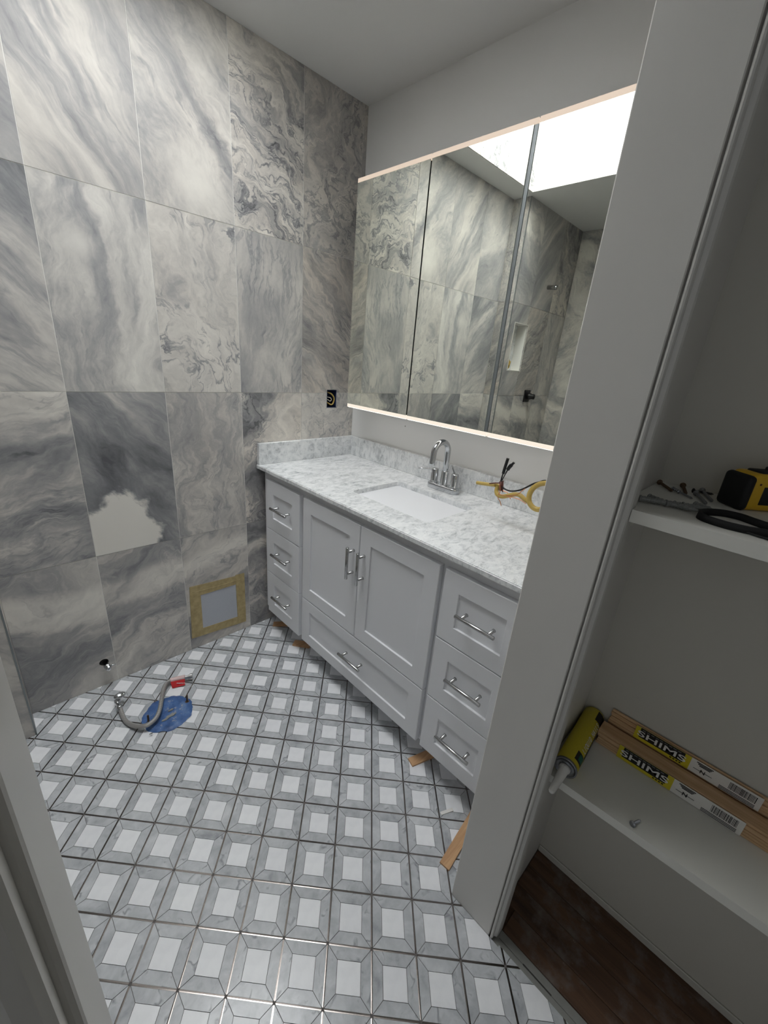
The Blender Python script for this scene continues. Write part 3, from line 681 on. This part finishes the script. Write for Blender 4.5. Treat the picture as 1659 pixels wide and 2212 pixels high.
for P in (((-.916, -.003, .312), (-.80, -.0036, .305), (-.675, -.0032, .302)), ((-.918, -.0036, .30), (-.922, -.0036, .27)), ((-.929, -.0036, .16), (-.932, -.0036, .09))):
    obj('tape_crease', Tube(P, .0012, 6), M['masking'], tp, True)
# stop valve stub in the tile
sv = empty('shutoff_stub', (PIPE[0], 0, PIPE[1]), 'small chrome shut-off valve poking from a round hole low in the tiled wall', 'valve')
obj('hole_shade', Lathe((PIPE[0], .030, PIPE[1]), (0, -1, 0), [(0, .0165), (.022, .0165)], 24), M['black'], sv, True)  # black plug inside the round hole, painted as its darkness
obj('pipe', Lathe((PIPE[0], .025, PIPE[1]-.004), (.12, -1, -.1), [(0, .009), (.040, .009), (.041, .012), (.052, .012), (.053, .010), (.066, .010), (.068, .007)], 16), M['chrome'], sv, True)
obj('handle', Tube([(PIPE[0]+.008, -.026, PIPE[1]-.008), (PIPE[0]+.034, -.032, PIPE[1]-.004)], .0035, 8), M['chrome'], sv, True)
# loose cable coming out of the stub wall above the counter
lc = empty('loose_cable', (-.25, -1.445, 1.02), 'yellow electrical cable with stripped ends hanging over the counter from the stub wall', 'cable')
X = -.25
def wr(name, P, r, m, **k): obj(name, Tube([(X+q[2] if len(q) > 2 else X, q[0], q[1]) for q in P], r, 10, **k), M[m], lc, True)
wr('cable_sheath', [(-.990, 1.011), (-1.031, 1.0165), (-1.064, 1.022)], .0062, 'yellow')
wr('cable_sheath', [(-1.060, 1.022, .006), (-1.069, 1.018, .006), (-1.069, 1.003, .004), (-1.078, .992), (-1.096, .990), (-1.118, 1.000), (-1.140, 1.011), (-1.158, 1.013), (-1.176, 1.005), (-1.192, .998, .004)], .0074, 'yellow')
wr('cable_sheath', [(-1.4485, 1.02, .04), (-1.36, 1.03, .03), (-1.30, 1.07, .01), (-1.255, 1.080), (-1.236, 1.076), (-1.215, 1.067), (-1.198, 1.050), (-1.190, 1.030), (-1.190, 1.012), (-1.197, .996), (-1.212, .986), (-1.228, .985), (-1.245, .992), (-1.30, 1.00, .02), (-1.4485, 1.00, .03)], .0084, 'yellow')
wr('black_wire', [(-1.085, 1.043), (-1.087, 1.030), (-1.094, 1.021), (-1.112, 1.017), (-1.132, 1.020), (-1.156, 1.031), (-1.173, 1.044), (-1.194, 1.062), (-1.213, 1.073), (-1.235, 1.083), (-1.30, 1.08), (-1.4485, 1.03, .03)], .0028, 'black')
wr('black_wire', [(-1.081, 1.030), (-1.081, 1.044), (-1.084, 1.072)], .0024, 'black')
wr('taped_tip', [(-1.084, 1.068), (-1.0865, 1.09), (-1.0885, 1.104), (-1.091, 1.122)], .0050, 'black')
wr('black_wire', [(-1.085, 1.045), (-1.089, 1.058), (-1.094, 1.074)], .0018, 'black')
wr('taped_tip', [(-1.093, 1.071), (-1.099, 1.088), (-1.104, 1.098), (-1.115, 1.113)], [.0024, .0060, .0064, .0042], 'black')
wr('brown_wrap', [(-1.082, 1.040), (-1.087, 1.009)], .0062, 'brown')
wr('brown_wrap', [(-1.089, 1.045), (-1.0945, 1.006)], .0020, 'brown')
wr('brown_wrap', [(-1.042, 1.022, -.004), (-1.060, 1.029, -.004), (-1.080, 1.034, -.002)], .0020, 'brown')
wr('copper_wire', [(-1.081, 1.032, -.006), (-1.088, 1.010, -.006), (-1.084, .992, -.006), (-1.085, .983, -.006), (-1.096, .972, -.006), (-1.102, .960, -.006)], .0014, 'copper')
wr('copper_wire', [(-1.090, 1.012), (-1.103, 1.010), (-1.114, 1.008), (-1.122, 1.000), (-1.128, .990)], .0014, 'copper')
wr('copper_wire', [(-1.088, .997, -.006), (-1.099, .997, -.006), (-1.124, .999, -.007), (-1.146, 1.001, -.007), (-1.167, 1.000, -.007), (-1.188, .993, -.007)], .0012, 'copper')
wr('copper_wire', [(-1.172, 1.040, -.002), (-1.164, 1.031, -.004), (-1.155, 1.019, -.005), (-1.141, 1.009, -.007), (-1.115, 1.001, -.006)], .0014, 'copper')
# shower fittings (seen in the mirror)
sv2 = empty('shower_valve', (-1.975, PY, 1.207), 'black square shower valve on the tiled wall seen in the mirror', 'valve')
obj('escutcheon', Box(-2.020, -1.930, PY-.008, PY, 1.160, 1.252, .003, 2), M['black'], sv2)
obj('stem', Lathe((-1.975, PY-.008, 1.206), (0, -1, 0), [(0, .024), (.03, .024), (.032, .020), (.058, .020), (.060, .016)], 24), M['black'], sv2, True)
sa = empty('shower_pipe', (-1.979, PY, 1.975), 'short brushed shower arm stub high on the tiled wall in the mirror', 'shower arm')
obj('arm', Lathe((-1.979, PY, 1.974), (0, -1, -.05), [(0, .014), (.05, .014), (.052, .016), (.07, .016), (.072, .012)], 18), M['nickel'], sa, True)
cr = empty('crumpled_film', (-1.635, PY-.001, 1.39), 'crumpled yellow masking film at the foot of the shower niche', 'film')
bm = BM(); bmesh.ops.create_icosphere(bm, subdivisions=3, radius=1)
for v in bm.verts:
    n_ = math.sin(v.co.x*5+1)*math.cos(v.co.z*7)+.6*math.sin(v.co.y*9+v.co.z*4)
    v.co = Vector((-1.642+v.co.x*.022*(1+.25*n_), PY+.022+v.co.y*.016*(1+.25*n_), 1.4255+v.co.z*.036*(1+.2*n_)))
obj('film', bm, M['yellow'], cr)

# ------------------------------------------------------------------ things on the mosaic floor
ZF = .0006
fc = empty('flange_cover', (-1.155, -.319, ZF), 'crumpled blue plastic film taped over the toilet drain in the mosaic floor', 'drain cover')
bm = BM(); N_ = 56; Rg = 9; prev = None; c = bm.verts.new((-1.155, -.319, ZF+.0085))
for q in range(1, Rg+1):
    ring = []
    for i in range(N_):
        t = 2*math.pi*i/N_; f = q/Rg
        r = .0905*f*(1+(.022*math.sin(7*t+1)+.015*math.sin(13*t)+.012*math.sin(23*t+2))*f)
        z = .008+.0025*math.sin(5*t+q*1.3)*f+.0022*math.sin(11*t-q*2.1)*f-(.0075 if q == Rg else .001 if q == Rg-1 else 0)
        ring.append(bm.verts.new((-1.155+r*math.cos(t), -.319+r*math.sin(t)*1.0, ZF+max(z, .0002))))
    for i in range(N_):
        if prev is None: bm.faces.new((c, ring[i], ring[(i+1) % N_]))
        else: bm.faces.new((prev[i], ring[i], ring[(i+1) % N_], prev[(i+1) % N_]))
    prev = ring
obj('film', bm, M['blue'], fc, True)
for bx_, by_ in ((-1.078, -.312), (-1.226, -.321)):
    obj('bolt', Lathe((bx_, by_, ZF+.004), (.06, .05, 1), [(0, .008), (.003, .008), (.0032, .0036), (.034, .0036), (.035, .0028)], 10), M['rust'], fc)
for bx_, by_, s_ in ((-1.150, -.345, .02), (-1.175, -.352, .014), (-1.143, -.318, .012), (-1.235, -.385, .007)):
    bm = BM(); bmesh.ops.create_icosphere(bm, subdivisions=2, radius=1)
    for v in bm.verts: v.co = Vector((bx_+v.co.x*s_, by_+v.co.y*s_*.35*(1+.5*math.sin(v.co.x*6)), ZF+.010+v.co.z*.003))
    obj('dust_crumb', bm, M['cement'], fc)
hs = empty('supply_hose', (-1.20, -.25, ZF), 'braided steel toilet supply hose with red sleeve lying curled on the floor', 'hose')
HP = [(-1.290, -.196, .016), (-1.291, -.225, .011), (-1.288, -.270, .011), (-1.270, -.320, .018), (-1.240, -.353, .028), (-1.207, -.346, .031), (-1.181, -.312, .031), (-1.160, -.266, .030), (-1.138, -.214, .026), (-1.112, -.175, .022), (-1.080, -.168, .022), (-1.062, -.176, .022)]
obj('braided_hose', Tube(HP, .0080, 14), M['braid'], hs, True)
obj('red_sleeve', Tube([(-1.094, -.168, .021), (-1.068, -.176, .022), (-1.040, -.188, .023)], .0105, 12, k=3), M['clear'], hs, True)
bm = BM(); P = [Vector((-1.096, -.178, .023)), Vector((-1.045, -.199, .024)), Vector((-1.050, -.212, .006)), Vector((-1.096, -.196, .004))]
vs = [bm.verts.new(p) for p in P]; f = bm.faces.new(vs); r_ = bmesh.ops.extrude_face_region(bm, geom=[f]); bmesh.ops.translate(bm, verts=[g for g in r_['geom'] if isinstance(g, bmesh.types.BMVert)], vec=(-.001, -.0025, 0))
obj('red_tag', bm, M['red'], hs)
for q in range(3):
    obj('tag_print', Tube([(-1.078+q*.010, -.1965-q*.004, .019-q*.003), (-1.066+q*.009, -.2035-q*.003, .016-q*.002)], .0012, 6), M['white'], hs)
ax = Vector((-.93, .37, 0)).normalized()*-1
obj('end_nut', Lathe((-1.040, -.188, .021), ax, [(0, .008), (.012, .008), (.0125, .0095), (.018, .0095), (.0185, .0125), (.029, .0125), (.030, .0105)], 12), M['nickel'], hs)
obj('stop_valve', Lathe((-1.291, -.204, .014), (.02, .98, .15), [(0, .0085), (.010, .0085), (.0105, .011), (.022, .011), (.0225, .008), (.045, .008), (.046, .0105), (.056, .0105)], 16), M['chrome'], hs, True)
obj('valve_stem', Tube([(-1.288, -.168, .018), (-1.281, -.158, .040)], .0055, 10), M['chrome'], hs, True)
bm = Lathe((0, 0, 0), (0, 0, 1), [(0, .012), (.003, .0165), (.007, .0165), (.010, .012)], 20); xf(bm, Matrix.Translation((-1.279, -.154, .042)) @ Matrix.Rotation(.45, 4, 'X') @ Matrix.Diagonal((1.25, .75, 1, 1)))
obj('oval_knob', bm, M['chrome'], hs, True)
# shims pushed under the vanity: tapered cedar wedges
def shim(name, tip, toward, L, wd, th0, th1, label, mat='shim', cat='shim', z=ZF):
    tip = Vector((tip[0], tip[1], z)); d = Vector((toward[0], toward[1], 0)).normalized(); s_ = Vector((-d.y, d.x, 0))
    bm = BM(); a = [tip+s_*wd/2, tip-s_*wd/2]; b = [p+d*L for p in a]
    V = [bm.verts.new(p) for p in a+b]+[bm.verts.new(p+Vector((0, 0, th0))) for p in a]+[bm.verts.new(p+Vector((0, 0, th1))) for p in b]
    for f in ((0, 1, 3, 2), (4, 6, 7, 5), (0, 4, 5, 1), (2, 3, 7, 6), (0, 2, 6, 4), (1, 5, 7, 3)): bm.faces.new([V[i] for i in f])
    o = obj(name, bm, M[mat], None, origin=tip+d*L/2); o.rotation_euler = (0, 0, 0)
    tag(o, label, cat, 'cedar shims under the vanity' if mat == 'shim' else None)
    return o
shim('wood_shim', (-.536, -.062), (.78, -.62), .09, .036, .005, .010, 'cedar shim under the vanity corner nearest the tiled wall')
shim('wood_shim', (-.535, -.262), (.60, -.80), .088, .040, .007, .010, 'cedar shim under the vanity below the seam of drawers and door')
shim('wood_shim', (-.571, -1.102), (.80, -.25), .10, .034, .006, .010, 'cedar shim with square end under the vanity before the lowest near drawer')
shim('wood_shim', (-.7415, -1.395), (.86, .10), .22, .032, .006, .014, 'long pale cedar shim beside the stub wall foot')
shim('plastic_shim', (-.628, -1.292), (.75, -.35), .045, .010, .002, .004, 'small translucent white plastic shim on the floor under the vanity', 'plastic')

# ------------------------------------------------------------------ closet shelves and what lies on them
Z1 = 1.203; Z2 = .550
def shelf_poly(xl, yl, xr, yr): return [(xl, yl), (xr, yr), (-.4752, yr), (-.4752, -1.5632), (-.7265, -1.5632), (-.7265, yl)]
bm = BM(); prism(bm, [(-.755, -1.589), (-.755, -2.3), (-.4755, -2.3), (-.4755, -1.5635), (-.7255, -1.5635), (-.7255, -1.589)], Z1-.021, Z1)
s1 = obj('shelf', bm, M['shelf'], None, origin=(-.61, -1.9, Z1)); tag(s1, 'white closet shelf with tape measure and loose screws on it', 'shelf', 'closet shelves')
sk = 5.6e-2
bm = BM(); prism(bm, [(-.709, -1.5632), (-.709+.0, -1.5642), (-.709+sk*.736, -2.3), (-.4757, -2.3), (-.4757, -1.5632)], Z2-.021, Z2)
s2 = obj('shelf', bm, M['shelf'], None, origin=(-.6, -1.9, Z2)); tag(s2, 'white closet shelf with caulk tube and shim bundles on it', 'shelf', 'closet shelves')
for o_, zz in ((s1, Z1), (s2, Z2)):
    obj('cleat', Box(-.70, -.4757, -1.5750, -1.5632, zz-.0215-.035, zz-.0215, .001), M['shelf'], o_)
    bm = BM(); V = [bm.verts.new(p) for p in ((-.476, -2.10, zz-.0215), (-.476, -2.10, zz-.10), (-.66, -2.10, zz-.0215))]; f = bm.faces.new(V)
    r_ = bmesh.ops.extrude_face_region(bm, geom=[f]); bmesh.ops.translate(bm, verts=[g for g in r_['geom'] if isinstance(g, bmesh.types.BMVert)], vec=(0, -.018, 0))
    obj('bracket', bm, M['shelf'], o_)
# tape measure
tm = empty('tape_measure', (-.535, -1.715, Z1), 'yellow and black tape measure standing on the upper closet shelf', 'tape measure')
e1 = Vector((-.045, -.049, 0)).normalized(); e2 = Vector((e1.y*-1, e1.x, 0)) * -1     # e1 along the black end, e2 along the side
if e2.x < 0: e2 = -e2
c0 = Vector((-.543, -1.669, Z1+.0003))
MT = Matrix(((e1.x, e2.x, 0, c0.x), (e1.y, e2.y, 0, c0.y), (0, 0, 1, c0.z), (0, 0, 0, 1)))
Wd, Ln, Ht = .054, .085, .065
def tbox(name, a, b, mat, bev, seg=3):
    bm = Box(a[0], b[0], a[1], b[1], a[2], b[2], bev=bev, seg=seg); xf(bm, MT); return obj(name, bm, M[mat], tm, True)
tbox('case', (.002, .006, .0), (Wd-.002, Ln, Ht), 'tapey', .009)
bm = BM()
pr_ = [(.0, .0, ), (Wd, .0), (Wd, .020), (Wd-.006, .024), (.006, .024), (.0, .020)]
box(bm, -.0005, Wd+.0005, -.004, .012, -.0002, Ht-.004, bev=.008, seg=4); xf(bm, MT); obj('rubber_end', bm, M['rubber'], tm, True)
tbox('grip', (.014, .020, Ht-.006), (Wd-.010, .078, Ht+.0035), 'rubber', .004)
tbox('lock_button', (.020, .045, Ht-.002), (Wd-.016, .076, Ht+.010), 'black', .0045)
tbox('side_label', (Wd-.004, .028, .012), (Wd-.0012, .072, .044), 'black', .001, 1)
tbox('rivet', (Wd-.004, .018, .046), (Wd-.0012, .0215, .0495), 'brown', .0005, 1)
# black webbing loop
wl = empty('strap_loop', (-.68, -1.71, Z1), 'narrow black strap folded into a loop at the front edge of the shelf', 'strap')
def band(bm, P, wd, th):
    Q = smooth_path(P, 6); prev = None
    for i, p in enumerate(Q):
        d = (Q[min(i+1, len(Q)-1)]-Q[max(i-1, 0)]).normalized(); s_ = Vector((-d.y, d.x, 0)).normalized()*th/2; u_ = Vector((0, 0, wd))
        cur = [bm.verts.new(p+s_), bm.verts.new(p-s_), bm.verts.new(p-s_*.7+u_), bm.verts.new(p+s_*.7+u_)]
        if prev:
            for k_ in range(4): bm.faces.new((prev[k_], prev[(k_+1) % 4], cur[(k_+1) % 4], cur[k_]))
        else: bm.faces.new(cur[::-1])
        prev = cur
    bm.faces.new(prev)
zb = Z1+.0003
bm = BM(); band(bm, [(-.655, -1.80, zb), (-.662, -1.757, zb), (-.655, -1.735, zb), (-.644, -1.714, zb), (-.648, -1.692, zb), (-.668, -1.674, zb), (-.690, -1.668, zb), (-.706, -1.672, zb), (-.715, -1.684, zb), (-.719, -1.705, zb), (-.716, -1.728, zb), (-.706, -1.75, zb), (-.70, -1.80, zb)], .0105, .0065); obj('strap', bm, M['rubber'], wl, True)
obj('strap_tail', Tube([(-.716, -1.728, zb+.002), (-.722, -1.745, zb+.002), (-.73, -1.80, zb+.002)], .0016, 8), M['rubber'], wl, True)
# screws and anchors
def screw(p0, p1, r, mat, label, z, head=2.1, group='loose screws on the upper closet shelf'):
    p0, p1 = Vector((*p0, z)), Vector((*p1, z)); d = p1-p0; L = d.length
    e = empty('screw', ((p0.x+p1.x)/2, (p0.y+p1.y)/2, z), label, 'screw', group)
    q0 = p0+Vector((0, 0, r*head)); q1 = p1+Vector((0, 0, r*.9))
    obj('head', Lathe(q0, q1-q0, [(0, r*head*.6), (r*.5, r*head), (r*1.0, r*head), (r*2.2, r)], 12), M[mat], e)
    bm = BM(); prof = [(r*2.0, r*.8)]; n = 12
    for q in range(n): prof += [(r*2.2+(L-r*4)*q/n, r*.75), (r*2.2+(L-r*4)*(q+.5)/n, r*1.12)]
    prof.append((L, .0002)); lathe(bm, q0, q1-q0, prof, 10); obj('shank', bm, M[mat], e); return e
screw((-.515, -1.570), (-.560, -1.604), .0026, 'rust', 'rusty long screw at the back corner of the upper shelf', Z1+.0002)
screw((-.493, -1.607), (-.556, -1.625), .0026, 'rust', 'rusty bent-headed screw beside the small grey anchor on the shelf', Z1+.0002)
screw((-.539, -1.637), (-.600, -1.664), .0026, 'zinc', 'grey screw pointing to the front edge beside the tape measure', Z1+.0002)
screw((-.500, -1.640), (-.568, -1.668), .0026, 'zinc', 'grey screw lying against the black end of the tape measure', Z1+.0002)
screw((-.520, -1.628), (-.498, -1.660), .0022, 'black', 'black screw lying across the others behind the grey ones', Z1+.0002)
screw((-.555, -1.612), (-.578, -1.640), .0018, 'zinc', 'thin short screw in the middle of the upper shelf', Z1+.0002)
screw((-.690, -1.744), (-.662, -1.754), .0026, 'zinc', 'bright stubby screw alone on the lower closet shelf', Z2+.0002, 2.5, None)
def anchor(p, ang, z, label, mat='anchor', s=1.0, g='plastic wall anchors on the upper shelf'):
    e = empty('wall_anchor', (*p, z), label, 'anchor', g); d = Vector((math.cos(ang), math.sin(ang), 0))
    q = Vector((*p, z+.0044*s))
    obj('body', Lathe(q-d*.012*s, d, [(0, .0042*s), (.0015*s, .0042*s), (.002*s, .0032*s), (.006*s, .0036*s), (.0065*s, .003*s), (.011*s, .0036*s), (.0115*s, .0028*s), (.016*s, .0034*s), (.0165*s, .0026*s), (.025*s, .0012*s)], 10), M[mat], e)
anchor((-.548, -1.607), -2.4, Z1+.0002, 'small blue-grey anchor at the tip of the rusty long screw', 'zinc', .9)
ROWA = [(-.690, -1.5980), (-.676, -1.606), (-.682, -1.620), (-.674, -1.632), (-.678, -1.645), (-.662, -1.655), (-.648, -1.668)]
for q, p in enumerate(ROWA):
    anchor(p, [-1.2, -1.9, -1.4, -.9, -1.7, -1.1, -2.0][q], Z1+.0002, ['grey plastic anchor at the shelf corner beside the white casing', 'second grey anchor from the shelf corner in the row', 'third grey anchor from the shelf corner in the row', 'middle one of the seven grey anchors in a row', 'third grey anchor from the strap loop in the row', 'second grey anchor from the black strap loop in the row', 'grey anchor at the end of the row beside the strap loop'][q], 'anchor', 1.45, 'row of grey plastic anchors')
fl = BM(); band(fl, [(-.664, -1.586, Z1+.0002), (-.672, -1.592, Z1+.0002), (-.660, -1.602, Z1+.0002), (-.652, -1.62, Z1+.0002), (-.650, -1.635, Z1+.0002)], .004, .003)
o = obj('plastic_sprue', fl, M['anchor'], None, origin=(-.66, -1.6, Z1)); tag(o, 'thin grey plastic strip lying behind the row of anchors', 'plastic strip')
# caulk tube
ct = empty('caulk_tube', (-.58, -1.592, Z2), 'yellow cartridge of construction adhesive with grey nozzle on the lower shelf', 'caulk tube')
ca, cb = Vector((-.686, -1.601, Z2+.0252)), Vector((-.482, -1.589, Z2+.0252)); dx_ = (cb-ca).normalized(); Lc = (cb-ca).length; R_ = .0245
obj('cartridge', Lathe(ca, dx_, [(0, R_-.0005), (.001, R_), (Lc-.001, R_), (Lc, R_-.0005)], 40), M['tube'], ct, True)
obj('metal_end', Lathe(ca, dx_, [(.0015, .0251), (-.004, .0251), (-.0048, .0240), (-.0036, .0218), (-.0008, .0195), (-.0008, .0115), (-.0034, .0098), (-.0042, .006)], 36), M['zinc'], ct, True)
nd = (Vector((-.748, -1.6025, Z2+.014))-(ca-dx_*.003)).normalized()
obj('nozzle', Lathe(ca-dx_*.003, nd, [(0, .0125), (.006, .0125), (.008, .0105), (.046, .0084), (.068, .0064), (.071, .0040)], 20), M['plastic'], ct, True)
def wrap(name, s0, s1, a0, a1, mat, dr=.0003, n=10):
    """a piece of label wrapped on the cartridge; angle 0 = up, positive towards the room"""
    bm = BM(); g = []
    sd = Vector((0, 0, 1)).cross(dx_)*-1; sd.normalize()
    if sd.y > 0: sd = -sd
    for q in range(n+1):
        t = math.radians(a0+(a1-a0)*q/n); off = (Vector((0, 0, 1))*math.cos(t)+sd*math.sin(t))*(R_+dr)
        g.append((bm.verts.new(ca+dx_*s0+off), bm.verts.new(ca+dx_*s1+off)))
    for u_, v_ in zip(g, g[1:]): bm.faces.new((u_[0], u_[1], v_[1], v_[0])).smooth = True
    return obj(name, bm, M[mat], ct, True)
wrap('label_patch', .014, .042, 22, 78, 'labelb', .0003); wrap('label_print', .020, .038, 40, 74, 'green', .0005)
wrap('label_patch', .165, .200, 20, 120, 'labelb', .0003); wrap('label_patch', .045, .165, 72, 150, 'labelb', .0003)
# white lettering that runs along the cartridge
sd = Vector((0, 0, 1)).cross(dx_); sd = -sd if sd.y > 0 else sd
for q, ch in enumerate('LIQUID NAILS'):
    if ch == ' ': continue
    t = math.radians(50); off = Vector((0, 0, 1))*math.cos(t)+sd*math.sin(t)
    upv = Vector((0, 0, 1))*math.sin(t)-sd*math.cos(t)
    text('label_letter', ch, .0165, M['white'], ct, basis(ca+dx_*(.054+q*.0094)+off*(R_+.0006), dx_, upv), sx=.72)
# two bundles of shims in printed wraps
def bundle(x0, x1, y0, y1, z, h, label, off, zlab):
    e = empty('shim_bundle', ((x0+x1)/2, (y0+y1)/2, z), label, 'shims', 'bundles of pine shims on the lower shelf')
    n = max(6, round(h/.0065)); t = h/n
    for q in range(n):
        jx, jy = random.uniform(-.0016, .0012), random.uniform(-.004, .003)
        zz0 = z+t*q
        bm = Box(x0+jx+(.002 if q % 2 else 0), x1+jx*.4, y0, y1+jy, zz0+.0003, zz0+t, .0006); obj('shim', bm, M['pack'], e, origin=((x0+x1)/2, (y0+y1)/2, zz0))
    yb = y1-off; x = x0-.0028; zl, zh = zlab, z+h-.0008; H_ = zh-zl
    def lab(name, ya, yc, za, zb_, mat, d): obj(name, Box(x-d, x-d+.0004, yc, ya, za, zb_), M[mat], e)
    obj('paper_wrap', Box(x-.0002, x+.0003, yb-.236, yb, zl, zh), M['labelw'], e)
    lab('label_ground', yb, yb-.112, zl, zh, 'labely', .0006); lab('label_panel', yb-.010, yb-.100, zl+H_*.24, zh-.0004, 'labelb', .0010)
    MX = lambda yc, zc, dd: basis((x-dd, yc, zc), (0, -1, 0), (0, 0, 1))
    text('label_letters', 'SHIMS', H_*.58, M['white'], e, MX(yb-.055, zl+H_*.53, .0014), sx=.0400/(H_*.62))
    for k_ in range(4): lab('label_print', yb-.076-.006*k_, yb-.080-.006*k_, zl+H_*.10, zl+H_*.18, 'labelb', .0010)
    for k_ in range(9): lab('label_print', yb-.014-.0090*k_, yb-.0205-.0090*k_, zl+H_*.86, zl+H_*.905, 'anchor', .0014)
    for k_ in range(3): lab('label_print', yb-.122-.003*k_, yb-.152+.002*k_, zl+H_*(.86-.09*k_), zl+H_*(.92-.09*k_), 'labelb', .0006)
    text('label_symbol', 'N', H_*.36, M['labelb'], e, MX(yb-.137, zl+H_*.36, .0008)); lab('label_print', yb-.120, yb-.154, zl+H_*.355, zl+H_*.38, 'labelb', .0007)
    yy = yb-.182
    for k_ in range(24):
        wd = random.choice((.0005, .0008, .0012)); lab('barcode_bar', yy, yy-wd, zl+H_*.36, zl+H_*.86, 'labelb', .0006); yy -= .0019
    for k_ in range(3): lab('label_print', yb-.168, yb-.228, zl+H_*(.04+.09*k_), zl+H_*(.08+.09*k_), 'labelb', .0006)
    return e
bundle(-.5345, -.4930, -2.02, -1.617, Z2+.0003, .0385, 'pine shim bundle with printed wrap standing in front on the lower shelf', .050, Z2+.0012)
bundle(-.4860, -.4790, -2.02, -1.624, Z2+.0003, .0760, 'taller pine shim bundle with printed wrap against the closet back wall', .056, Z2+.0400)
# old pin holes in the painted wall
for q, (y_, z_) in enumerate(((-.075, 2.155), (-.088, 2.128), (-.395, 1.098))):
    obj('pin_hole', Lathe((.0002, y_, z_), (-1, 0, 0), [(0, .0035), (.0006, .0030)], 8), M['cement'], wall_right)
# the stone tile runs up the shaft on the side of the tiled wall
for q in range(3):
    xx = SKX[0]+.002+q*(SKX[1]-SKX[0])/3
    o = obj('tile', Box(xx, xx+(SKX[1]-SKX[0])/3-.003, SKY[1]-.006, SKY[1], CEIL+.001, CEIL+.60), M['tile'], ceiling, origin=(xx+.14, SKY[1], CEIL+.3)); set_look(o, LOOK[(2, 3)], 120+q*3.3)
